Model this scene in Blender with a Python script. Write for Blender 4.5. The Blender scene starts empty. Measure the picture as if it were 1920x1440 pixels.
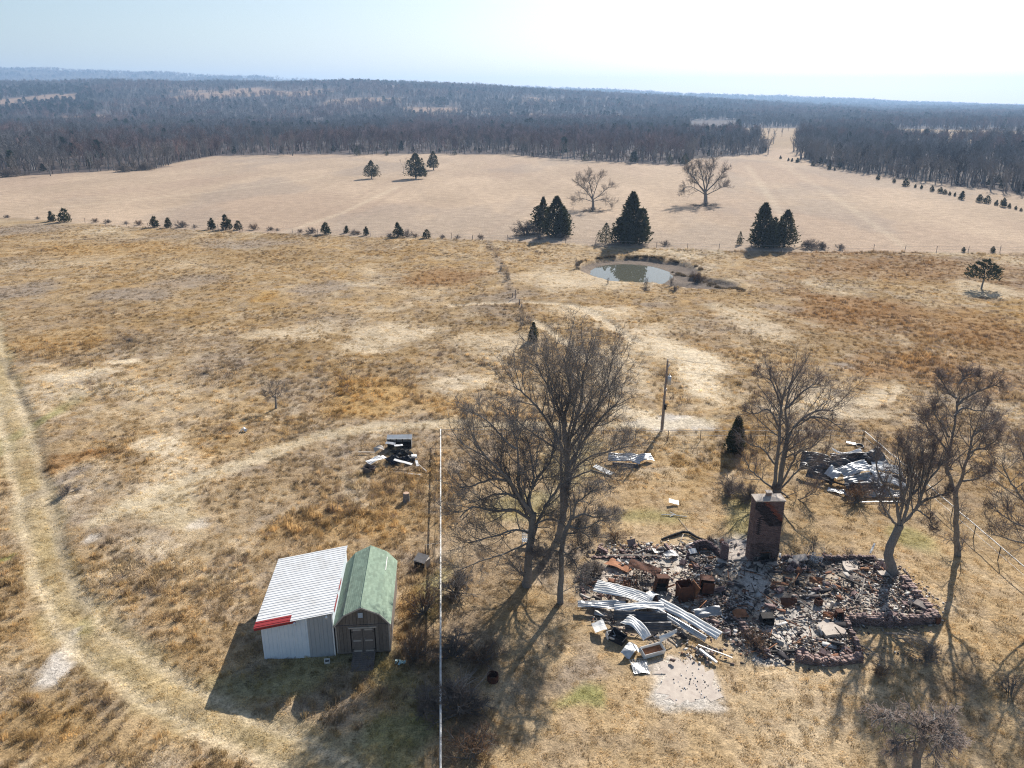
import bpy, math, random
import numpy as np
from mathutils import Vector, Matrix

# ------------------------------------------------------------------ camera, sky, sun, exposure
SC = bpy.context.scene
F_PX, CAM_H = 1480.0, 30.0                  # focal length in photo pixels, camera height in metres
PITCH = math.atan(530 / 1480)
SUN_AZ, SUN_EL = math.radians(26), math.radians(31)
EXPOSURE = 0.82
HAZE = 0.00019

cam = bpy.data.objects.new('camera', bpy.data.cameras.new('camera'))
SC.collection.objects.link(cam)
cam.location = (0, 0, CAM_H)
cam.rotation_euler = (math.pi / 2 - PITCH, 0, 0)
cam.data.sensor_fit = 'HORIZONTAL'
cam.data.sensor_width = 36
cam.data.lens = 36 * F_PX / 1920
cam.data.clip_start, cam.data.clip_end = 0.5, 30000
SC.camera = cam

world = bpy.data.worlds.new('World'); SC.world = world; world.use_nodes = True
wn = world.node_tree
sky = wn.nodes.new('ShaderNodeTexSky'); sky.sky_type = 'NISHITA'; sky.sun_disc = False
sky.sun_elevation = SUN_EL; sky.sun_rotation = SUN_AZ
sky.air_density = 1.0; sky.dust_density = 1.0; sky.ozone_density = 1.0
wn.links.new(sky.outputs[0], wn.nodes['Background'].inputs[0])
wn.nodes['Background'].inputs[1].default_value = 0.066

sun = bpy.data.objects.new('sun', bpy.data.lights.new('sun', 'SUN'))
SC.collection.objects.link(sun)
sun.data.energy = 5.0; sun.data.angle = math.radians(0.5); sun.data.color = (1.0, 0.945, 0.86)
SDIR = Vector((math.sin(SUN_AZ) * math.cos(SUN_EL), math.cos(SUN_AZ) * math.cos(SUN_EL), math.sin(SUN_EL)))
sun.rotation_euler = SDIR.to_track_quat('Z', 'Y').to_euler()

SC.view_settings.view_transform = 'Standard'; SC.view_settings.look = 'None'
SC.view_settings.exposure = EXPOSURE; SC.view_settings.gamma = 1; SC.view_settings.use_curve_mapping = False
SC.render.engine = 'CYCLES'
SC.cycles.max_bounces = 6; SC.cycles.diffuse_bounces = 2; SC.cycles.glossy_bounces = 2
SC.cycles.transmission_bounces = 4; SC.cycles.volume_bounces = 0; SC.cycles.transparent_max_bounces = 6
SC.cycles.use_denoising = True; SC.cycles.denoising_prefilter = 'NONE'; SC.cycles.filter_width = 1.15

# ------------------------------------------------------------------ helpers: places
def ray(px, py):
    u = (px - 960) / F_PX; v = (720 - py) / F_PX
    return (u, math.cos(PITCH) + v * math.sin(PITCH), -math.sin(PITCH) + v * math.cos(PITCH))
def G(px, py, z=0.0):                        # the place on the ground (height z) seen at a photo pixel
    d = ray(px, py); t = (z - CAM_H) / d[2]
    return Vector((d[0] * t, d[1] * t, z))
def PL(px, py, Y):                           # the place at distance Y seen at a photo pixel
    d = ray(px, py); t = Y / d[1]
    return Vector((d[0] * t, Y, CAM_H + d[2] * t))

RNG = np.random.default_rng(7)
random.seed(7)
# ------------------------------------------------------------------ helpers: noise
_LAT = np.random.default_rng(3).random((256, 256))
def vnoise(x, y, s=0):
    x = np.asarray(x, float) + s * 17.37; y = np.asarray(y, float) + s * 9.71
    xi = np.floor(x).astype(int); yi = np.floor(y).astype(int)
    fx = x - xi; fy = y - yi; fx = fx * fx * (3 - 2 * fx); fy = fy * fy * (3 - 2 * fy)
    a = _LAT[xi & 255, yi & 255]; b = _LAT[(xi + 1) & 255, yi & 255]
    c = _LAT[xi & 255, (yi + 1) & 255]; d = _LAT[(xi + 1) & 255, (yi + 1) & 255]
    return (a * (1 - fx) + b * fx) * (1 - fy) + (c * (1 - fx) + d * fx) * fy
def fbm(x, y, scale, oct=4, s=0, gain=0.5):
    v = 0; a = 1; t = 0
    x = np.asarray(x) / scale; y = np.asarray(y) / scale
    for o in range(oct):
        v = v + a * vnoise(x, y, s + o * 3); t += a; a *= gain; x = x * 2.03; y = y * 2.03
    return v / t
def sstep(a, b, x):
    t = np.clip((x - a) / (b - a), 0, 1); return t * t * (3 - 2 * t)

# ------------------------------------------------------------------ helpers: objects
def link(o):
    SC.collection.objects.link(o); return o
def tag(o, label=None, cat=None, group=None, kind=None):
    if label: o['label'] = label
    if cat: o['category'] = cat
    if group: o['group'] = group
    if kind: o['kind'] = kind
    return o
def empty(name, loc=(0, 0, 0), label=None, cat=None, group=None):
    o = bpy.data.objects.new(name, None); link(o); o.location = loc; o.empty_display_size = 0.3
    return tag(o, label, cat, group)
def mesh_np(name, V, Q, mat=None, parent=None, col=None, smooth=False, T=None, do_link=True):
    """V (n,3); Q (m,4) quads; T (k,3) triangles; col (n,3) per vertex"""
    me = bpy.data.meshes.new(name)
    V = np.asarray(V, np.float32)
    nq = 0 if Q is None else len(Q); nt = 0 if T is None else len(T)
    loops = np.concatenate([np.asarray(Q, np.int32).ravel() if nq else np.zeros(0, np.int32),
                            np.asarray(T, np.int32).ravel() if nt else np.zeros(0, np.int32)])
    tot = np.concatenate([np.full(nq, 4, np.int32), np.full(nt, 3, np.int32)])
    st = np.concatenate([[0], np.cumsum(tot)[:-1]]).astype(np.int32) if len(tot) else np.zeros(0, np.int32)
    me.vertices.add(len(V)); me.vertices.foreach_set('co', V.ravel())
    me.loops.add(len(loops)); me.loops.foreach_set('vertex_index', loops)
    me.polygons.add(len(tot)); me.polygons.foreach_set('loop_start', st); me.polygons.foreach_set('loop_total', tot)
    if smooth: me.polygons.foreach_set('use_smooth', np.ones(len(tot), bool))
    me.update(calc_edges=True)
    if col is not None:
        ca = me.color_attributes.new('Col', 'FLOAT_COLOR', 'POINT')
        c4 = np.ones((len(V), 4), np.float32); c4[:, :3] = col
        ca.data.foreach_set('color', c4.ravel())
    if mat: me.materials.append(mat)
    o = bpy.data.objects.new(name, me)
    if do_link: link(o)
    if parent: o.parent = parent
    return o

class MB:
    """collects boxes, prisms, tubes, sheets into one mesh"""
    def __init__(s): s.v = []; s.f = []; s.c = []
    def add(s, vs, fs, c=(1, 1, 1)):
        n = len(s.v); s.v += [tuple(v) for v in vs]; s.f += [tuple(i + n for i in f) for f in fs]; s.c += [c] * len(vs)
    def box(s, c, size, M=None, col=(1, 1, 1), jit=0.0):
        hx, hy, hz = size[0] / 2, size[1] / 2, size[2] / 2
        vs = [Vector((x * hx, y * hy, z * hz)) for z in (-1, 1) for x, y in ((-1, -1), (1, -1), (1, 1), (-1, 1))]
        if jit: vs = [v + Vector((random.uniform(-jit, jit), random.uniform(-jit, jit), random.uniform(-jit, jit))) for v in vs]
        if M is not None: vs = [M @ v for v in vs]
        c = Vector(c)
        s.add([v + c for v in vs], [(3, 2, 1, 0), (4, 5, 6, 7), (0, 1, 5, 4), (1, 2, 6, 5), (2, 3, 7, 6), (3, 0, 4, 7)], col)
    def prism(s, poly, z0, z1, col=(1, 1, 1)):
        n = len(poly)
        vs = [(p[0], p[1], z0) for p in poly] + [(p[0], p[1], z1) for p in poly]
        fs = [tuple(range(n - 1, -1, -1)), tuple(range(n, 2 * n))] + [(i, (i + 1) % n, (i + 1) % n + n, i + n) for i in range(n)]
        s.add(vs, fs, col)
    def tube(s, pts, rad, k=6, col=(1, 1, 1), caps=True):
        pts = [Vector(p) for p in pts]; n = len(pts)
        rad = rad if hasattr(rad, '__len__') else [rad] * n
        vs = []; fs = []
        for i, p in enumerate(pts):
            t = (pts[min(i + 1, n - 1)] - pts[max(i - 1, 0)]).normalized()
            ref = Vector((0, 0, 1)) if abs(t.z) < 0.9 else Vector((1, 0, 0))
            u = t.cross(ref).normalized(); w = t.cross(u)
            for j in range(k):
                a = 2 * math.pi * j / k
                vs.append(p + (u * math.cos(a) + w * math.sin(a)) * rad[i])
        for i in range(n - 1):
            for j in range(k):
                a = i * k + j; b = i * k + (j + 1) % k
                fs.append((a, b, b + k, a + k))
        if caps:
            fs.append(tuple(range(k - 1, -1, -1))); fs.append(tuple(range((n - 1) * k, n * k)))
        s.add(vs, fs, col)
    def grid(s, rows, col=(1, 1, 1), thick=0.0):
        """rows: list of rows of points; a surface, given a thickness along its own normals"""
        r = len(rows); c = len(rows[0])
        P = [[Vector(p) for p in row] for row in rows]
        vs = [p for row in P for p in row]
        fs = [(i * c + j, i * c + j + 1, (i + 1) * c + j + 1, (i + 1) * c + j) for i in range(r - 1) for j in range(c - 1)]
        if thick:
            low = []
            for i in range(r):
                for j in range(c):
                    a = P[min(i + 1, r - 1)][j] - P[max(i - 1, 0)][j]; b = P[i][min(j + 1, c - 1)] - P[i][max(j - 1, 0)]
                    low.append(P[i][j] + (a.cross(b)).normalized() * thick)
            n = r * c; vs += low
            fs += [tuple(k + n for k in reversed(f)) for f in fs]
            ring = [j for j in range(c)] + [i * c + c - 1 for i in range(1, r)] + [(r - 1) * c + j for j in range(c - 2, -1, -1)] + [i * c for i in range(r - 2, 0, -1)]
            m = len(ring)
            fs += [(ring[q], ring[q] + n, ring[(q + 1) % m] + n, ring[(q + 1) % m]) for q in range(m)]
        s.add(vs, fs, col)
    def build(s, name, mat, parent=None, smooth=False, loc=None, kind=None, do_link=True):
        me = bpy.data.meshes.new(name); me.from_pydata(s.v, [], s.f); me.update()
        ca = me.color_attributes.new('Col', 'FLOAT_COLOR', 'POINT')
        c4 = np.ones((len(s.v), 4), np.float32); c4[:, :3] = np.array(s.c, np.float32)
        ca.data.foreach_set('color', c4.ravel())
        if smooth: me.polygons.foreach_set('use_smooth', np.ones(len(me.polygons), bool))
        me.materials.append(mat)
        o = bpy.data.objects.new(name, me)
        if do_link: link(o)
        if parent: o.parent = parent
        if loc is not None: o.location = loc
        if kind: o['kind'] = kind
        return o
def RZ(a): return Matrix.Rotation(a, 3, 'Z')
def ROT(yaw=0, pitch=0, roll=0):
    return Matrix.Rotation(yaw, 3, 'Z') @ Matrix.Rotation(pitch, 3, 'X') @ Matrix.Rotation(roll, 3, 'Y')

# ------------------------------------------------------------------ helpers: materials
def nodes(name):
    m = bpy.data.materials.new(name); m.use_nodes = True
    nt = m.node_tree; b = nt.nodes['Principled BSDF']
    return m, nt, b
def math_node(nt, op, a, b):
    n = nt.nodes.new('ShaderNodeMath'); n.operation = op
    for i, q in enumerate((a, b)):
        if isinstance(q, (int, float)): n.inputs[i].default_value = q
        else: nt.links.new(q, n.inputs[i])
    return n.outputs[0]
def mixc(nt, fac, a, b, mode='MIX'):
    n = nt.nodes.new('ShaderNodeMix'); n.data_type = 'RGBA'; n.blend_type = mode
    for i, q in ((0, fac), (6, a), (7, b)):
        if isinstance(q, (int, float)): n.inputs[i].default_value = q
        elif isinstance(q, tuple): n.inputs[i].default_value = (q + (1,))[:4]
        else: nt.links.new(q, n.inputs[i])
    return n.outputs[2]
def noise(nt, scale, detail=4, rough=0.55, vec=None):
    n = nt.nodes.new('ShaderNodeTexNoise'); n.inputs['Scale'].default_value = scale
    n.inputs['Detail'].default_value = detail; n.inputs['Roughness'].default_value = rough
    if vec is None:
        tc = nt.nodes.new('ShaderNodeTexCoord'); vec = tc.outputs['Object']
    nt.links.new(vec, n.inputs['Vector']); return n.outputs[0]
def ramp(nt, fac, stops):
    r = nt.nodes.new('ShaderNodeValToRGB'); nt.links.new(fac, r.inputs[0])
    e = r.color_ramp.elements
    while len(e) < len(stops): e.new(0.5)
    for q, (p, c) in zip(e, stops):
        q.position = p; q.color = (c, c, c, 1) if isinstance(c, (int, float)) else tuple(c) + (1,)
    return r.outputs[0]
def mat(name, col, rough=0.8, metal=0.0, col2=None, scale=4.0, amt=0.6, bump=0.0, bscale=30.0, attr=False, spec=0.3):
    m, nt, b = nodes(name)
    f = ramp(nt, noise(nt, scale, 5, 0.6), [(0.35, 0.0), (0.68, 1.0)])
    base = tuple(col)
    c = mixc(nt, math_node(nt, 'MULTIPLY', f, amt), base, tuple(col2 or [q * 0.6 for q in col]))
    if attr:
        a = nt.nodes.new('ShaderNodeAttribute'); a.attribute_name = 'Col'
        c = mixc(nt, 1.0, c, a.outputs['Color'], 'MULTIPLY')
    nt.links.new(c, b.inputs['Base Color'])
    b.inputs['Roughness'].default_value = rough; b.inputs['Metallic'].default_value = metal
    b.inputs['Specular IOR Level'].default_value = spec
    if bump:
        bp = nt.nodes.new('ShaderNodeBump'); bp.inputs['Strength'].default_value = bump; bp.inputs['Distance'].default_value = 0.02
        nt.links.new(noise(nt, bscale, 4, 0.6), bp.inputs['Height']); nt.links.new(bp.outputs[0], b.inputs['Normal'])
    return m

M = {}
M['bark'] = mat('bark', (0.25, 0.235, 0.22), 0.9, col2=(0.10, 0.09, 0.082), scale=9, bump=0.6)
M['twig'] = mat('twig', (0.25, 0.225, 0.21), 0.85, col2=(0.15, 0.125, 0.115), scale=0.6, amt=0.9)
M['twig_red'] = mat('twig_red', (0.22, 0.165, 0.15), 0.85, col2=(0.135, 0.10, 0.092), scale=0.6, amt=0.9)
M['dead_wood'] = mat('dead_wood', (0.36, 0.31, 0.26), 0.85, col2=(0.2, 0.165, 0.14), scale=3)
M['white_metal'] = mat('white_metal', (0.82, 0.82, 0.81), 0.45, col2=(0.60, 0.57, 0.53), scale=1.3, amt=0.6)
M['dark_metal'] = mat('shade_dark_metal', (0.06, 0.065, 0.075), 0.5, 0.3, col2=(0.14, 0.13, 0.13), scale=2.0, amt=0.8)  # dark tone paints the shaded undersides and hollows of the metal heaps
M['galv'] = mat('galvanised_metal', (0.60, 0.61, 0.62), 0.42, 0.45, col2=(0.42, 0.40, 0.38), scale=2.2, amt=0.7)
M['galv_dull'] = mat('dull_metal', (0.36, 0.37, 0.38), 0.5, 0.4, col2=(0.20, 0.17, 0.15), scale=2.0, amt=0.7)
M['red_metal'] = mat('red_metal', (0.33, 0.03, 0.03), 0.5, col2=(0.22, 0.03, 0.03), scale=3)
M['blue_panel'] = mat('pale_wall_panel', (0.72, 0.79, 0.86), 0.5, col2=(0.60, 0.68, 0.77), scale=1.2, amt=0.5)
M['grey_panel'] = mat('grey_wall_panel', (0.40, 0.42, 0.44), 0.55, col2=(0.34, 0.36, 0.38), scale=1.2, amt=0.5)
M['old_wood'] = mat('weathered_wood', (0.20, 0.165, 0.14), 0.9, col2=(0.11, 0.09, 0.08), scale=6, bump=0.3, attr=True)
M['pale_wood'] = mat('pale_wood', (0.46, 0.41, 0.36), 0.85, col2=(0.27, 0.235, 0.20), scale=5)
M['shingle'] = mat('green_shingle', (0.235, 0.31, 0.235), 0.9, col2=(0.17, 0.235, 0.18), scale=2.0, amt=0.7, attr=True)
M['rust'] = mat('rusty_metal', (0.15, 0.058, 0.030), 0.85, 0.1, col2=(0.05, 0.025, 0.02), scale=5, amt=0.9, bump=0.3)
M['rust_light'] = mat('orange_rust', (0.36, 0.16, 0.075), 0.85, 0.1, col2=(0.20, 0.08, 0.04), scale=4, amt=0.9)
M['char'] = mat('charred_wood', (0.022, 0.02, 0.02), 0.9, col2=(0.06, 0.055, 0.05), scale=6, amt=0.7)
M['brick'] = mat('brick', (0.27, 0.20, 0.18), 0.9, col2=(0.17, 0.125, 0.115), scale=5, attr=True)
M['mortar'] = mat('mortar', (0.30, 0.26, 0.23), 0.95, col2=(0.16, 0.13, 0.12), scale=3)
M['rubble'] = mat('rubble', (0.9, 0.9, 0.9), 0.95, col2=(0.5, 0.48, 0.46), scale=4, amt=0.8, attr=True)
M['concrete'] = mat('concrete', (0.58, 0.50, 0.42), 0.9, col2=(0.42, 0.35, 0.30), scale=2.2, amt=0.9, bump=0.3)
M['white_enamel'] = mat('white_enamel', (0.80, 0.80, 0.78), 0.35, col2=(0.55, 0.50, 0.45), scale=2, amt=0.5)
M['black_plastic'] = mat('black_plastic', (0.02, 0.022, 0.03), 0.5, col2=(0.035, 0.037, 0.045), scale=3)
M['pole_wood'] = mat('pole_wood', (0.34, 0.28, 0.25), 0.9, col2=(0.15, 0.12, 0.10), scale=4)
M['wire'] = mat('wire', (0.55, 0.54, 0.52), 0.5, 0.4)
M['rail'] = mat('white_rail', (0.74, 0.73, 0.70), 0.5, col2=(0.28, 0.25, 0.22), scale=2.2, amt=0.8)
M['teal'] = mat('teal_plastic', (0.42, 0.60, 0.60), 0.5, col2=(0.30, 0.45, 0.46), scale=4)
M['glassy'] = mat('dark_glass', (0.10, 0.13, 0.15), 0.15)

def leafy(name, trans, attr_type='GEOMETRY', attr='Col', rnd=0.35, base=None):
    m, nt, b = nodes(name)
    nt.nodes.remove(b)
    if base is None:
        a = nt.nodes.new('ShaderNodeAttribute'); a.attribute_type = attr_type; a.attribute_name = attr; c = a.outputs['Color']
    else:
        f = ramp(nt, noise(nt, 0.8, 4, 0.6), [(0.3, 0.0), (0.7, 1.0)])
        c = mixc(nt, f, base[0], base[1])
    oi = nt.nodes.new('ShaderNodeObjectInfo')
    k = math_node(nt, 'ADD', math_node(nt, 'MULTIPLY', oi.outputs['Random'], rnd), 1 - rnd / 2)
    cb = nt.nodes.new('ShaderNodeCombineColor')
    for i in range(3): nt.links.new(k, cb.inputs[i])
    c = mixc(nt, 1.0, c, cb.outputs[0], 'MULTIPLY')
    d = nt.nodes.new('ShaderNodeBsdfDiffuse'); t = nt.nodes.new('ShaderNodeBsdfTranslucent')
    mx = nt.nodes.new('ShaderNodeMixShader'); mx.inputs[0].default_value = trans
    nt.links.new(c, d.inputs[0]); nt.links.new(c, t.inputs[0])
    nt.links.new(d.outputs[0], mx.inputs[1]); nt.links.new(t.outputs[0], mx.inputs[2])
    nt.links.new(mx.outputs[0], nt.nodes['Material Output'].inputs[0])
    return m
M['grass'] = leafy('dry_grass', 0.42, 'INSTANCER', 'tint', 0.5)
M['wood_mass'] = leafy('woods_twigs', 0.0, 'INSTANCER', 'tint', 0.4)
M['cedar'] = leafy('cedar_foliage', 0.15, rnd=0.2, base=((0.032, 0.050, 0.020), (0.095, 0.085, 0.036)))
M['pine'] = leafy('pine_foliage', 0.15, rnd=0.2, base=((0.055, 0.070, 0.030), (0.10, 0.095, 0.045)))
M['shrub_grey'] = leafy('shrub_twigs', 0.35, rnd=0.4, base=((0.25, 0.21, 0.19), (0.36, 0.30, 0.25)))
M['weed'] = leafy('brown_weed', 0.42, rnd=0.4, base=((0.32, 0.205, 0.12), (0.24, 0.165, 0.12)))
M['vine'] = leafy('pale_vine', 0.5, rnd=0.2, base=((0.74, 0.65, 0.60), (0.52, 0.43, 0.38)))
# ================================================================== THE LAND
PAL = dict(straw=(0.49, 0.355, 0.205), pale=(0.66, 0.545, 0.39), brown=(0.325, 0.220, 0.110), rust=(0.28, 0.155, 0.062),
           gold=(0.42, 0.265, 0.105), weed=(0.30, 0.245, 0.20), green=(0.25, 0.26, 0.09), mown=(0.48, 0.36, 0.255),
           mown2=(0.38, 0.275, 0.20), track=(0.56, 0.465, 0.31), bare=(0.60, 0.535, 0.46), floor=(0.105, 0.085, 0.078),
           mud=(0.155, 0.125, 0.105), ash=(0.58, 0.535, 0.48), dirt=(0.26, 0.20, 0.15), char=(0.06, 0.05, 0.048), litter=(0.20, 0.145, 0.105))
PAL = {k: np.array(v) for k, v in PAL.items()}

def poly_ground(pts): return np.array([tuple(G(*p))[:2] for p in pts])
def dist_poly(x, y, P):
    d = np.full(x.shape, 1e9)
    for (ax, ay), (bx, by) in zip(P[:-1], P[1:]):
        dx, dy = bx - ax, by - ay; t = np.clip(((x - ax) * dx + (y - ay) * dy) / (dx * dx + dy * dy + 1e-9), 0, 1)
        d = np.minimum(d, np.hypot(x - ax - t * dx, y - ay - t * dy))
    return d
def inside(x, y, P):
    r = np.zeros(x.shape, bool); n = len(P)
    for i in range(n):
        ax, ay = P[i]; bx, by = P[(i + 1) % n]
        c = ((ay > y) != (by > y)) & (x < (bx - ax) * (y - ay) / (by - ay + 1e-12) + ax); r ^= c
    return r

FENCE_FAR = poly_ground([(-300, 392), (0, 409), (300, 428), (600, 440), (820, 447), (960, 452), (1160, 462), (1400, 470), (1650, 471), (1920, 474), (2200, 476)])
WOOD_L = poly_ground([(-500, 345), (-100, 336), (0, 331), (70, 329), (130, 325), (215, 320), (290, 318), (330, 305), (400, 293), (560, 290), (800, 289), (960, 290), (1010, 296), (1100, 302), (1230, 309), (1285, 309), (1300, 298), (1420, 290), (1437, 286)])
WOOD_R = poly_ground([(1508, 296), (1530, 308), (1600, 322), (1700, 337), (1800, 350), (1920, 368), (2100, 392), (2500, 440)])
def wood_edge(x):
    """distance at which the woods begin, seen along x/y"""
    return None
TL = WOOD_L[:, 0] / WOOD_L[:, 1]; TR = WOOD_R[:, 0] / WOOD_R[:, 1]
def in_woods(x, y):
    t = x / np.maximum(y, 1)
    l = (t <= TL[-1]) & (y > np.interp(t, TL, WOOD_L[:, 1]) + 2)
    r = (t >= TR[0]) & (y > np.interp(t, TR, WOOD_R[:, 1]) + 2)
    far = y > 1000
    w = l | r | far
    for c in CLEARINGS: w &= ~inside(x, y, c)
    return w
CLEARINGS = [poly_ground(p) for p in (
    [(1296, 229), (1388, 229), (1392, 252), (1300, 256)],
    [(1392, 240), (1500, 241), (1500, 262), (1400, 262)],
    [(1690, 241), (1800, 244), (1990, 247), (1990, 276), (1800, 268), (1700, 262)],
    [(1100, 238), (1130, 236), (1150, 240), (1110, 242)],
    [(560, 236), (600, 233), (612, 240), (575, 243)])]

BL = []                                       # coloured patches of the pasture: photo centre, half sizes in photo pixels, colour, strength
for px, py, rx, ry, c, k in (
    (830, 517, 85, 22, 'rust', .8), (130, 862, 60, 26, 'rust', .75), (690, 752, 130, 28, 'gold', .8), (850, 770, 60, 22, 'gold', .6),
    (1580, 572, 110, 34, 'rust', .75), (1750, 600, 160, 40, 'rust', .55), (1700, 505, 200, 24, 'rust', .5), (1500, 640, 120, 30, 'brown', .6),
    (1780, 700, 140, 40, 'rust', .5), (1620, 700, 70, 25, 'rust', .6), (1200, 630, 60, 18, 'rust', .55), (1400, 560, 60, 20, 'brown', .5), (1880, 640, 80, 40, 'rust', .5),
    (200, 468, 160, 16, 'gold', .55), (505, 551, 28, 7, 'gold', 1), (90, 640, 90, 40, 'gold', .6), (300, 540, 200, 40, 'brown', .35), (500, 480, 150, 18, 'brown', .5),
    (90, 1165, 60, 30, 'brown', .7), (30, 1100, 50, 60, 'brown', .6), (600, 960, 110, 40, 'gold', .55), (540, 900, 80, 30, 'brown', .5), (350, 1190, 90, 60, 'brown', .5),
    (440, 930, 60, 40, 'brown', .5), (730, 940, 60, 50, 'gold', .6), (520, 1000, 130, 50, 'brown', .35), (800, 900, 30, 60, 'brown', .5),
    (1050, 960, 60, 60, 'brown', .5), (1100, 520, 90, 16, 'pale', .5), (1010, 520, 50, 26, 'pale', .4),
    (290, 826, 60, 26, 'pale', .8), (165, 705, 70, 16, 'pale', .9), (240, 668, 50, 10, 'pale', .9), (340, 870, 70, 30, 'pale', .55), (300, 960, 60, 30, 'track', .6),
    (560, 625, 90, 20, 'pale', .4), (760, 620, 90, 24, 'pale', .6), (880, 720, 90, 22, 'pale', .55), (700, 648, 60, 14, 'pale', .55), (940, 640, 90, 22, 'pale', .5),
    (1300, 690, 45, 60, 'pale', .9), (1190, 620, 90, 12, 'pale', .4), (1120, 590, 70, 14, 'pale', .55), (1240, 650, 60, 40, 'pale', .6), (1180, 700, 40, 50, 'pale', .45),
    (1255, 795, 75, 14, 'bare', 1), (1200, 780, 50, 14, 'pale', .7), (1640, 745, 110, 14, 'pale', .6), (1560, 770, 90, 14, 'pale', .55), (1420, 600, 60, 30, 'pale', .5), (1850, 545, 80, 14, 'pale', .55),
    (1590, 680, 30, 10, 'weed', .8), (250, 555, 90, 14, 'weed', .7), (360, 530, 70, 16, 'weed', .6), (60, 430, 80, 12, 'weed', .7), (480, 455, 110, 10, 'weed', .6), (30, 545, 70, 16, 'weed', .7), (420, 690, 90, 34, 'weed', .5), (560, 730, 80, 40, 'weed', .45), (620, 540, 60, 16, 'weed', .6),
    (110, 920, 26, 34, 'weed', .9), (230, 1060, 40, 20, 'weed', .5), (190, 720, 60, 20, 'weed', .3), (1230, 575, 60, 8, 'weed', .6), (1450, 570, 40, 8, 'weed', .5),
    (70, 810, 26, 60, 'green', .55), (10, 1030, 16, 16, 'green', .8), (700, 1400, 90, 50, 'green', .55), (760, 1320, 60, 60, 'green', .35), (1108, 1312, 34, 18, 'green', .75),
    (820, 1080, 40, 60, 'green', .4), (1230, 960, 70, 30, 'green', .45), (1470, 990, 60, 40, 'green', .4), (1790, 1040, 60, 40, 'green', .5), (1660, 1420, 50, 30, 'green', .6), (210, 1165, 30, 20, 'green', .5), (600, 1240, 200, 50, 'green', .4), (1200, 990, 90, 30, 'straw', .5), (960, 930, 60, 40, 'green', .35), (1060, 860, 90, 40, 'green', .25),
    (860, 1330, 46, 120, 'litter', .7), (790, 1210, 40, 130, 'litter', .6), (900, 1170, 60, 60, 'litter', .6), (950, 1060, 90, 60, 'litter', .45), (1000, 1130, 80, 40, 'brown', .5),
    (1080, 1080, 50, 50, 'weed', .6), (1100, 1270, 60, 30, 'weed', .6), (1000, 1260, 60, 60, 'litter', .3),
    (1880, 1290, 60, 60, 'litter', .5), (1720, 1240, 60, 40, 'litter', .55), (1640, 1240, 50, 40, 'litter', .4), (1780, 900, 60, 50, 'litter', .35), (1850, 980, 60, 50, 'brown', .4),
    (118, 1222, 20, 34, 'bare', 1.2), (105, 1262, 24, 26, 'bare', 1.2), (130, 1195, 12, 20, 'bare', 1), (170, 1010, 16, 12, 'bare', .8), (370, 985, 16, 10, 'bare', .6),
    (1290, 1285, 62, 40, 'bare', 1.3), (1250, 1250, 40, 22, 'bare', .9), (1270, 1310, 62, 26, 'ash', .8), (1330, 1300, 30, 30, 'bare', .8),
    (1420, 1110, 60, 70, 'ash', 1), (1390, 1180, 40, 50, 'ash', .8), (1340, 1060, 50, 24, 'ash', .9), (1480, 1180, 60, 40, 'ash', .9), (1520, 1145, 50, 26, 'ash', .8), (1270, 1050, 80, 16, 'ash', .8), (1160, 1080, 60, 26, 'ash', .8),
    (1280, 1130, 60, 30, 'ash', .9), (1240, 1040, 90, 14, 'ash', .6), (1450, 1235, 40, 12, 'ash', 1), (1590, 1080, 60, 24, 'bare', .6), (1660, 1120, 60, 30, 'ash', .5), (1500, 1080, 60, 16, 'ash', .6), (1385, 1030, 40, 26, 'bare', .8), (1095, 1150, 40, 10, 'dirt', .6)):
    c0 = G(px, py); rxm = abs(G(px + rx, py).x - c0.x); rym = (G(px, py - ry).y - G(px, py + ry).y) / 2
    BL.append((c0.x, c0.y, rxm, rym, PAL[c], min(k, 1.0), c))
TRACK1 = poly_ground([(-30, 560), (-14, 660), (25, 790), (62, 940), (92, 1070), (160, 1195), (300, 1290), (430, 1360), (560, 1420), (700, 1500)])
FIELD_LINES = [poly_ground(p) for p in ([(500, 436), (610, 400), (720, 345), (790, 310)], [(530, 437), (640, 400), (745, 350)], [(560, 438), (660, 405), (760, 352), (820, 320)], [(100, 390), (400, 360), (620, 330)], [(900, 445), (1000, 380), (1090, 320)], [(1500, 460), (1450, 380), (1400, 310)], [(1530, 462), (1470, 380), (1415, 310)], [(1700, 465), (1580, 380), (1470, 310)], [(0, 375), (300, 345), (560, 318)])]
OLD_LINE = poly_ground([(912, 447), (925, 470), (938, 495), (950, 525), (962, 555), (976, 575), (985, 605)])
TRACK_EDGE = poly_ground([(4, 672), (30, 725), (66, 785), (80, 830), (86, 900), (96, 960), (112, 1040), (135, 1110), (160, 1150)])
TRACK2 = poly_ground([(180, 980), (300, 915), (420, 880), (520, 845), (610, 815), (700, 802), (830, 796), (1000, 797), (1120, 800), (1250, 798), (1330, 790)])
TRAIL3 = poly_ground([(850, 570), (905, 568), (975, 566), (1070, 571), (1110, 585), (1150, 610), (1190, 640)])
TRAIL4 = poly_ground([(1000, 600), (1060, 640), (1120, 690), (1160, 760)])
HOUSE = poly_ground([(1105, 1040), (1240, 1020), (1420, 1010), (1470, 1042), (1650, 1042), (1700, 1075), (1765, 1170), (1600, 1180), (1620, 1225), (1560, 1250), (1440, 1240), (1385, 1215), (1345, 1185), (1250, 1215), (1100, 1165), (1075, 1100)])
POND_C = G(1182, 514, -1.0); POND_TAIL = G(1300, 528)
PR = (11.2, 12.2)

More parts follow.
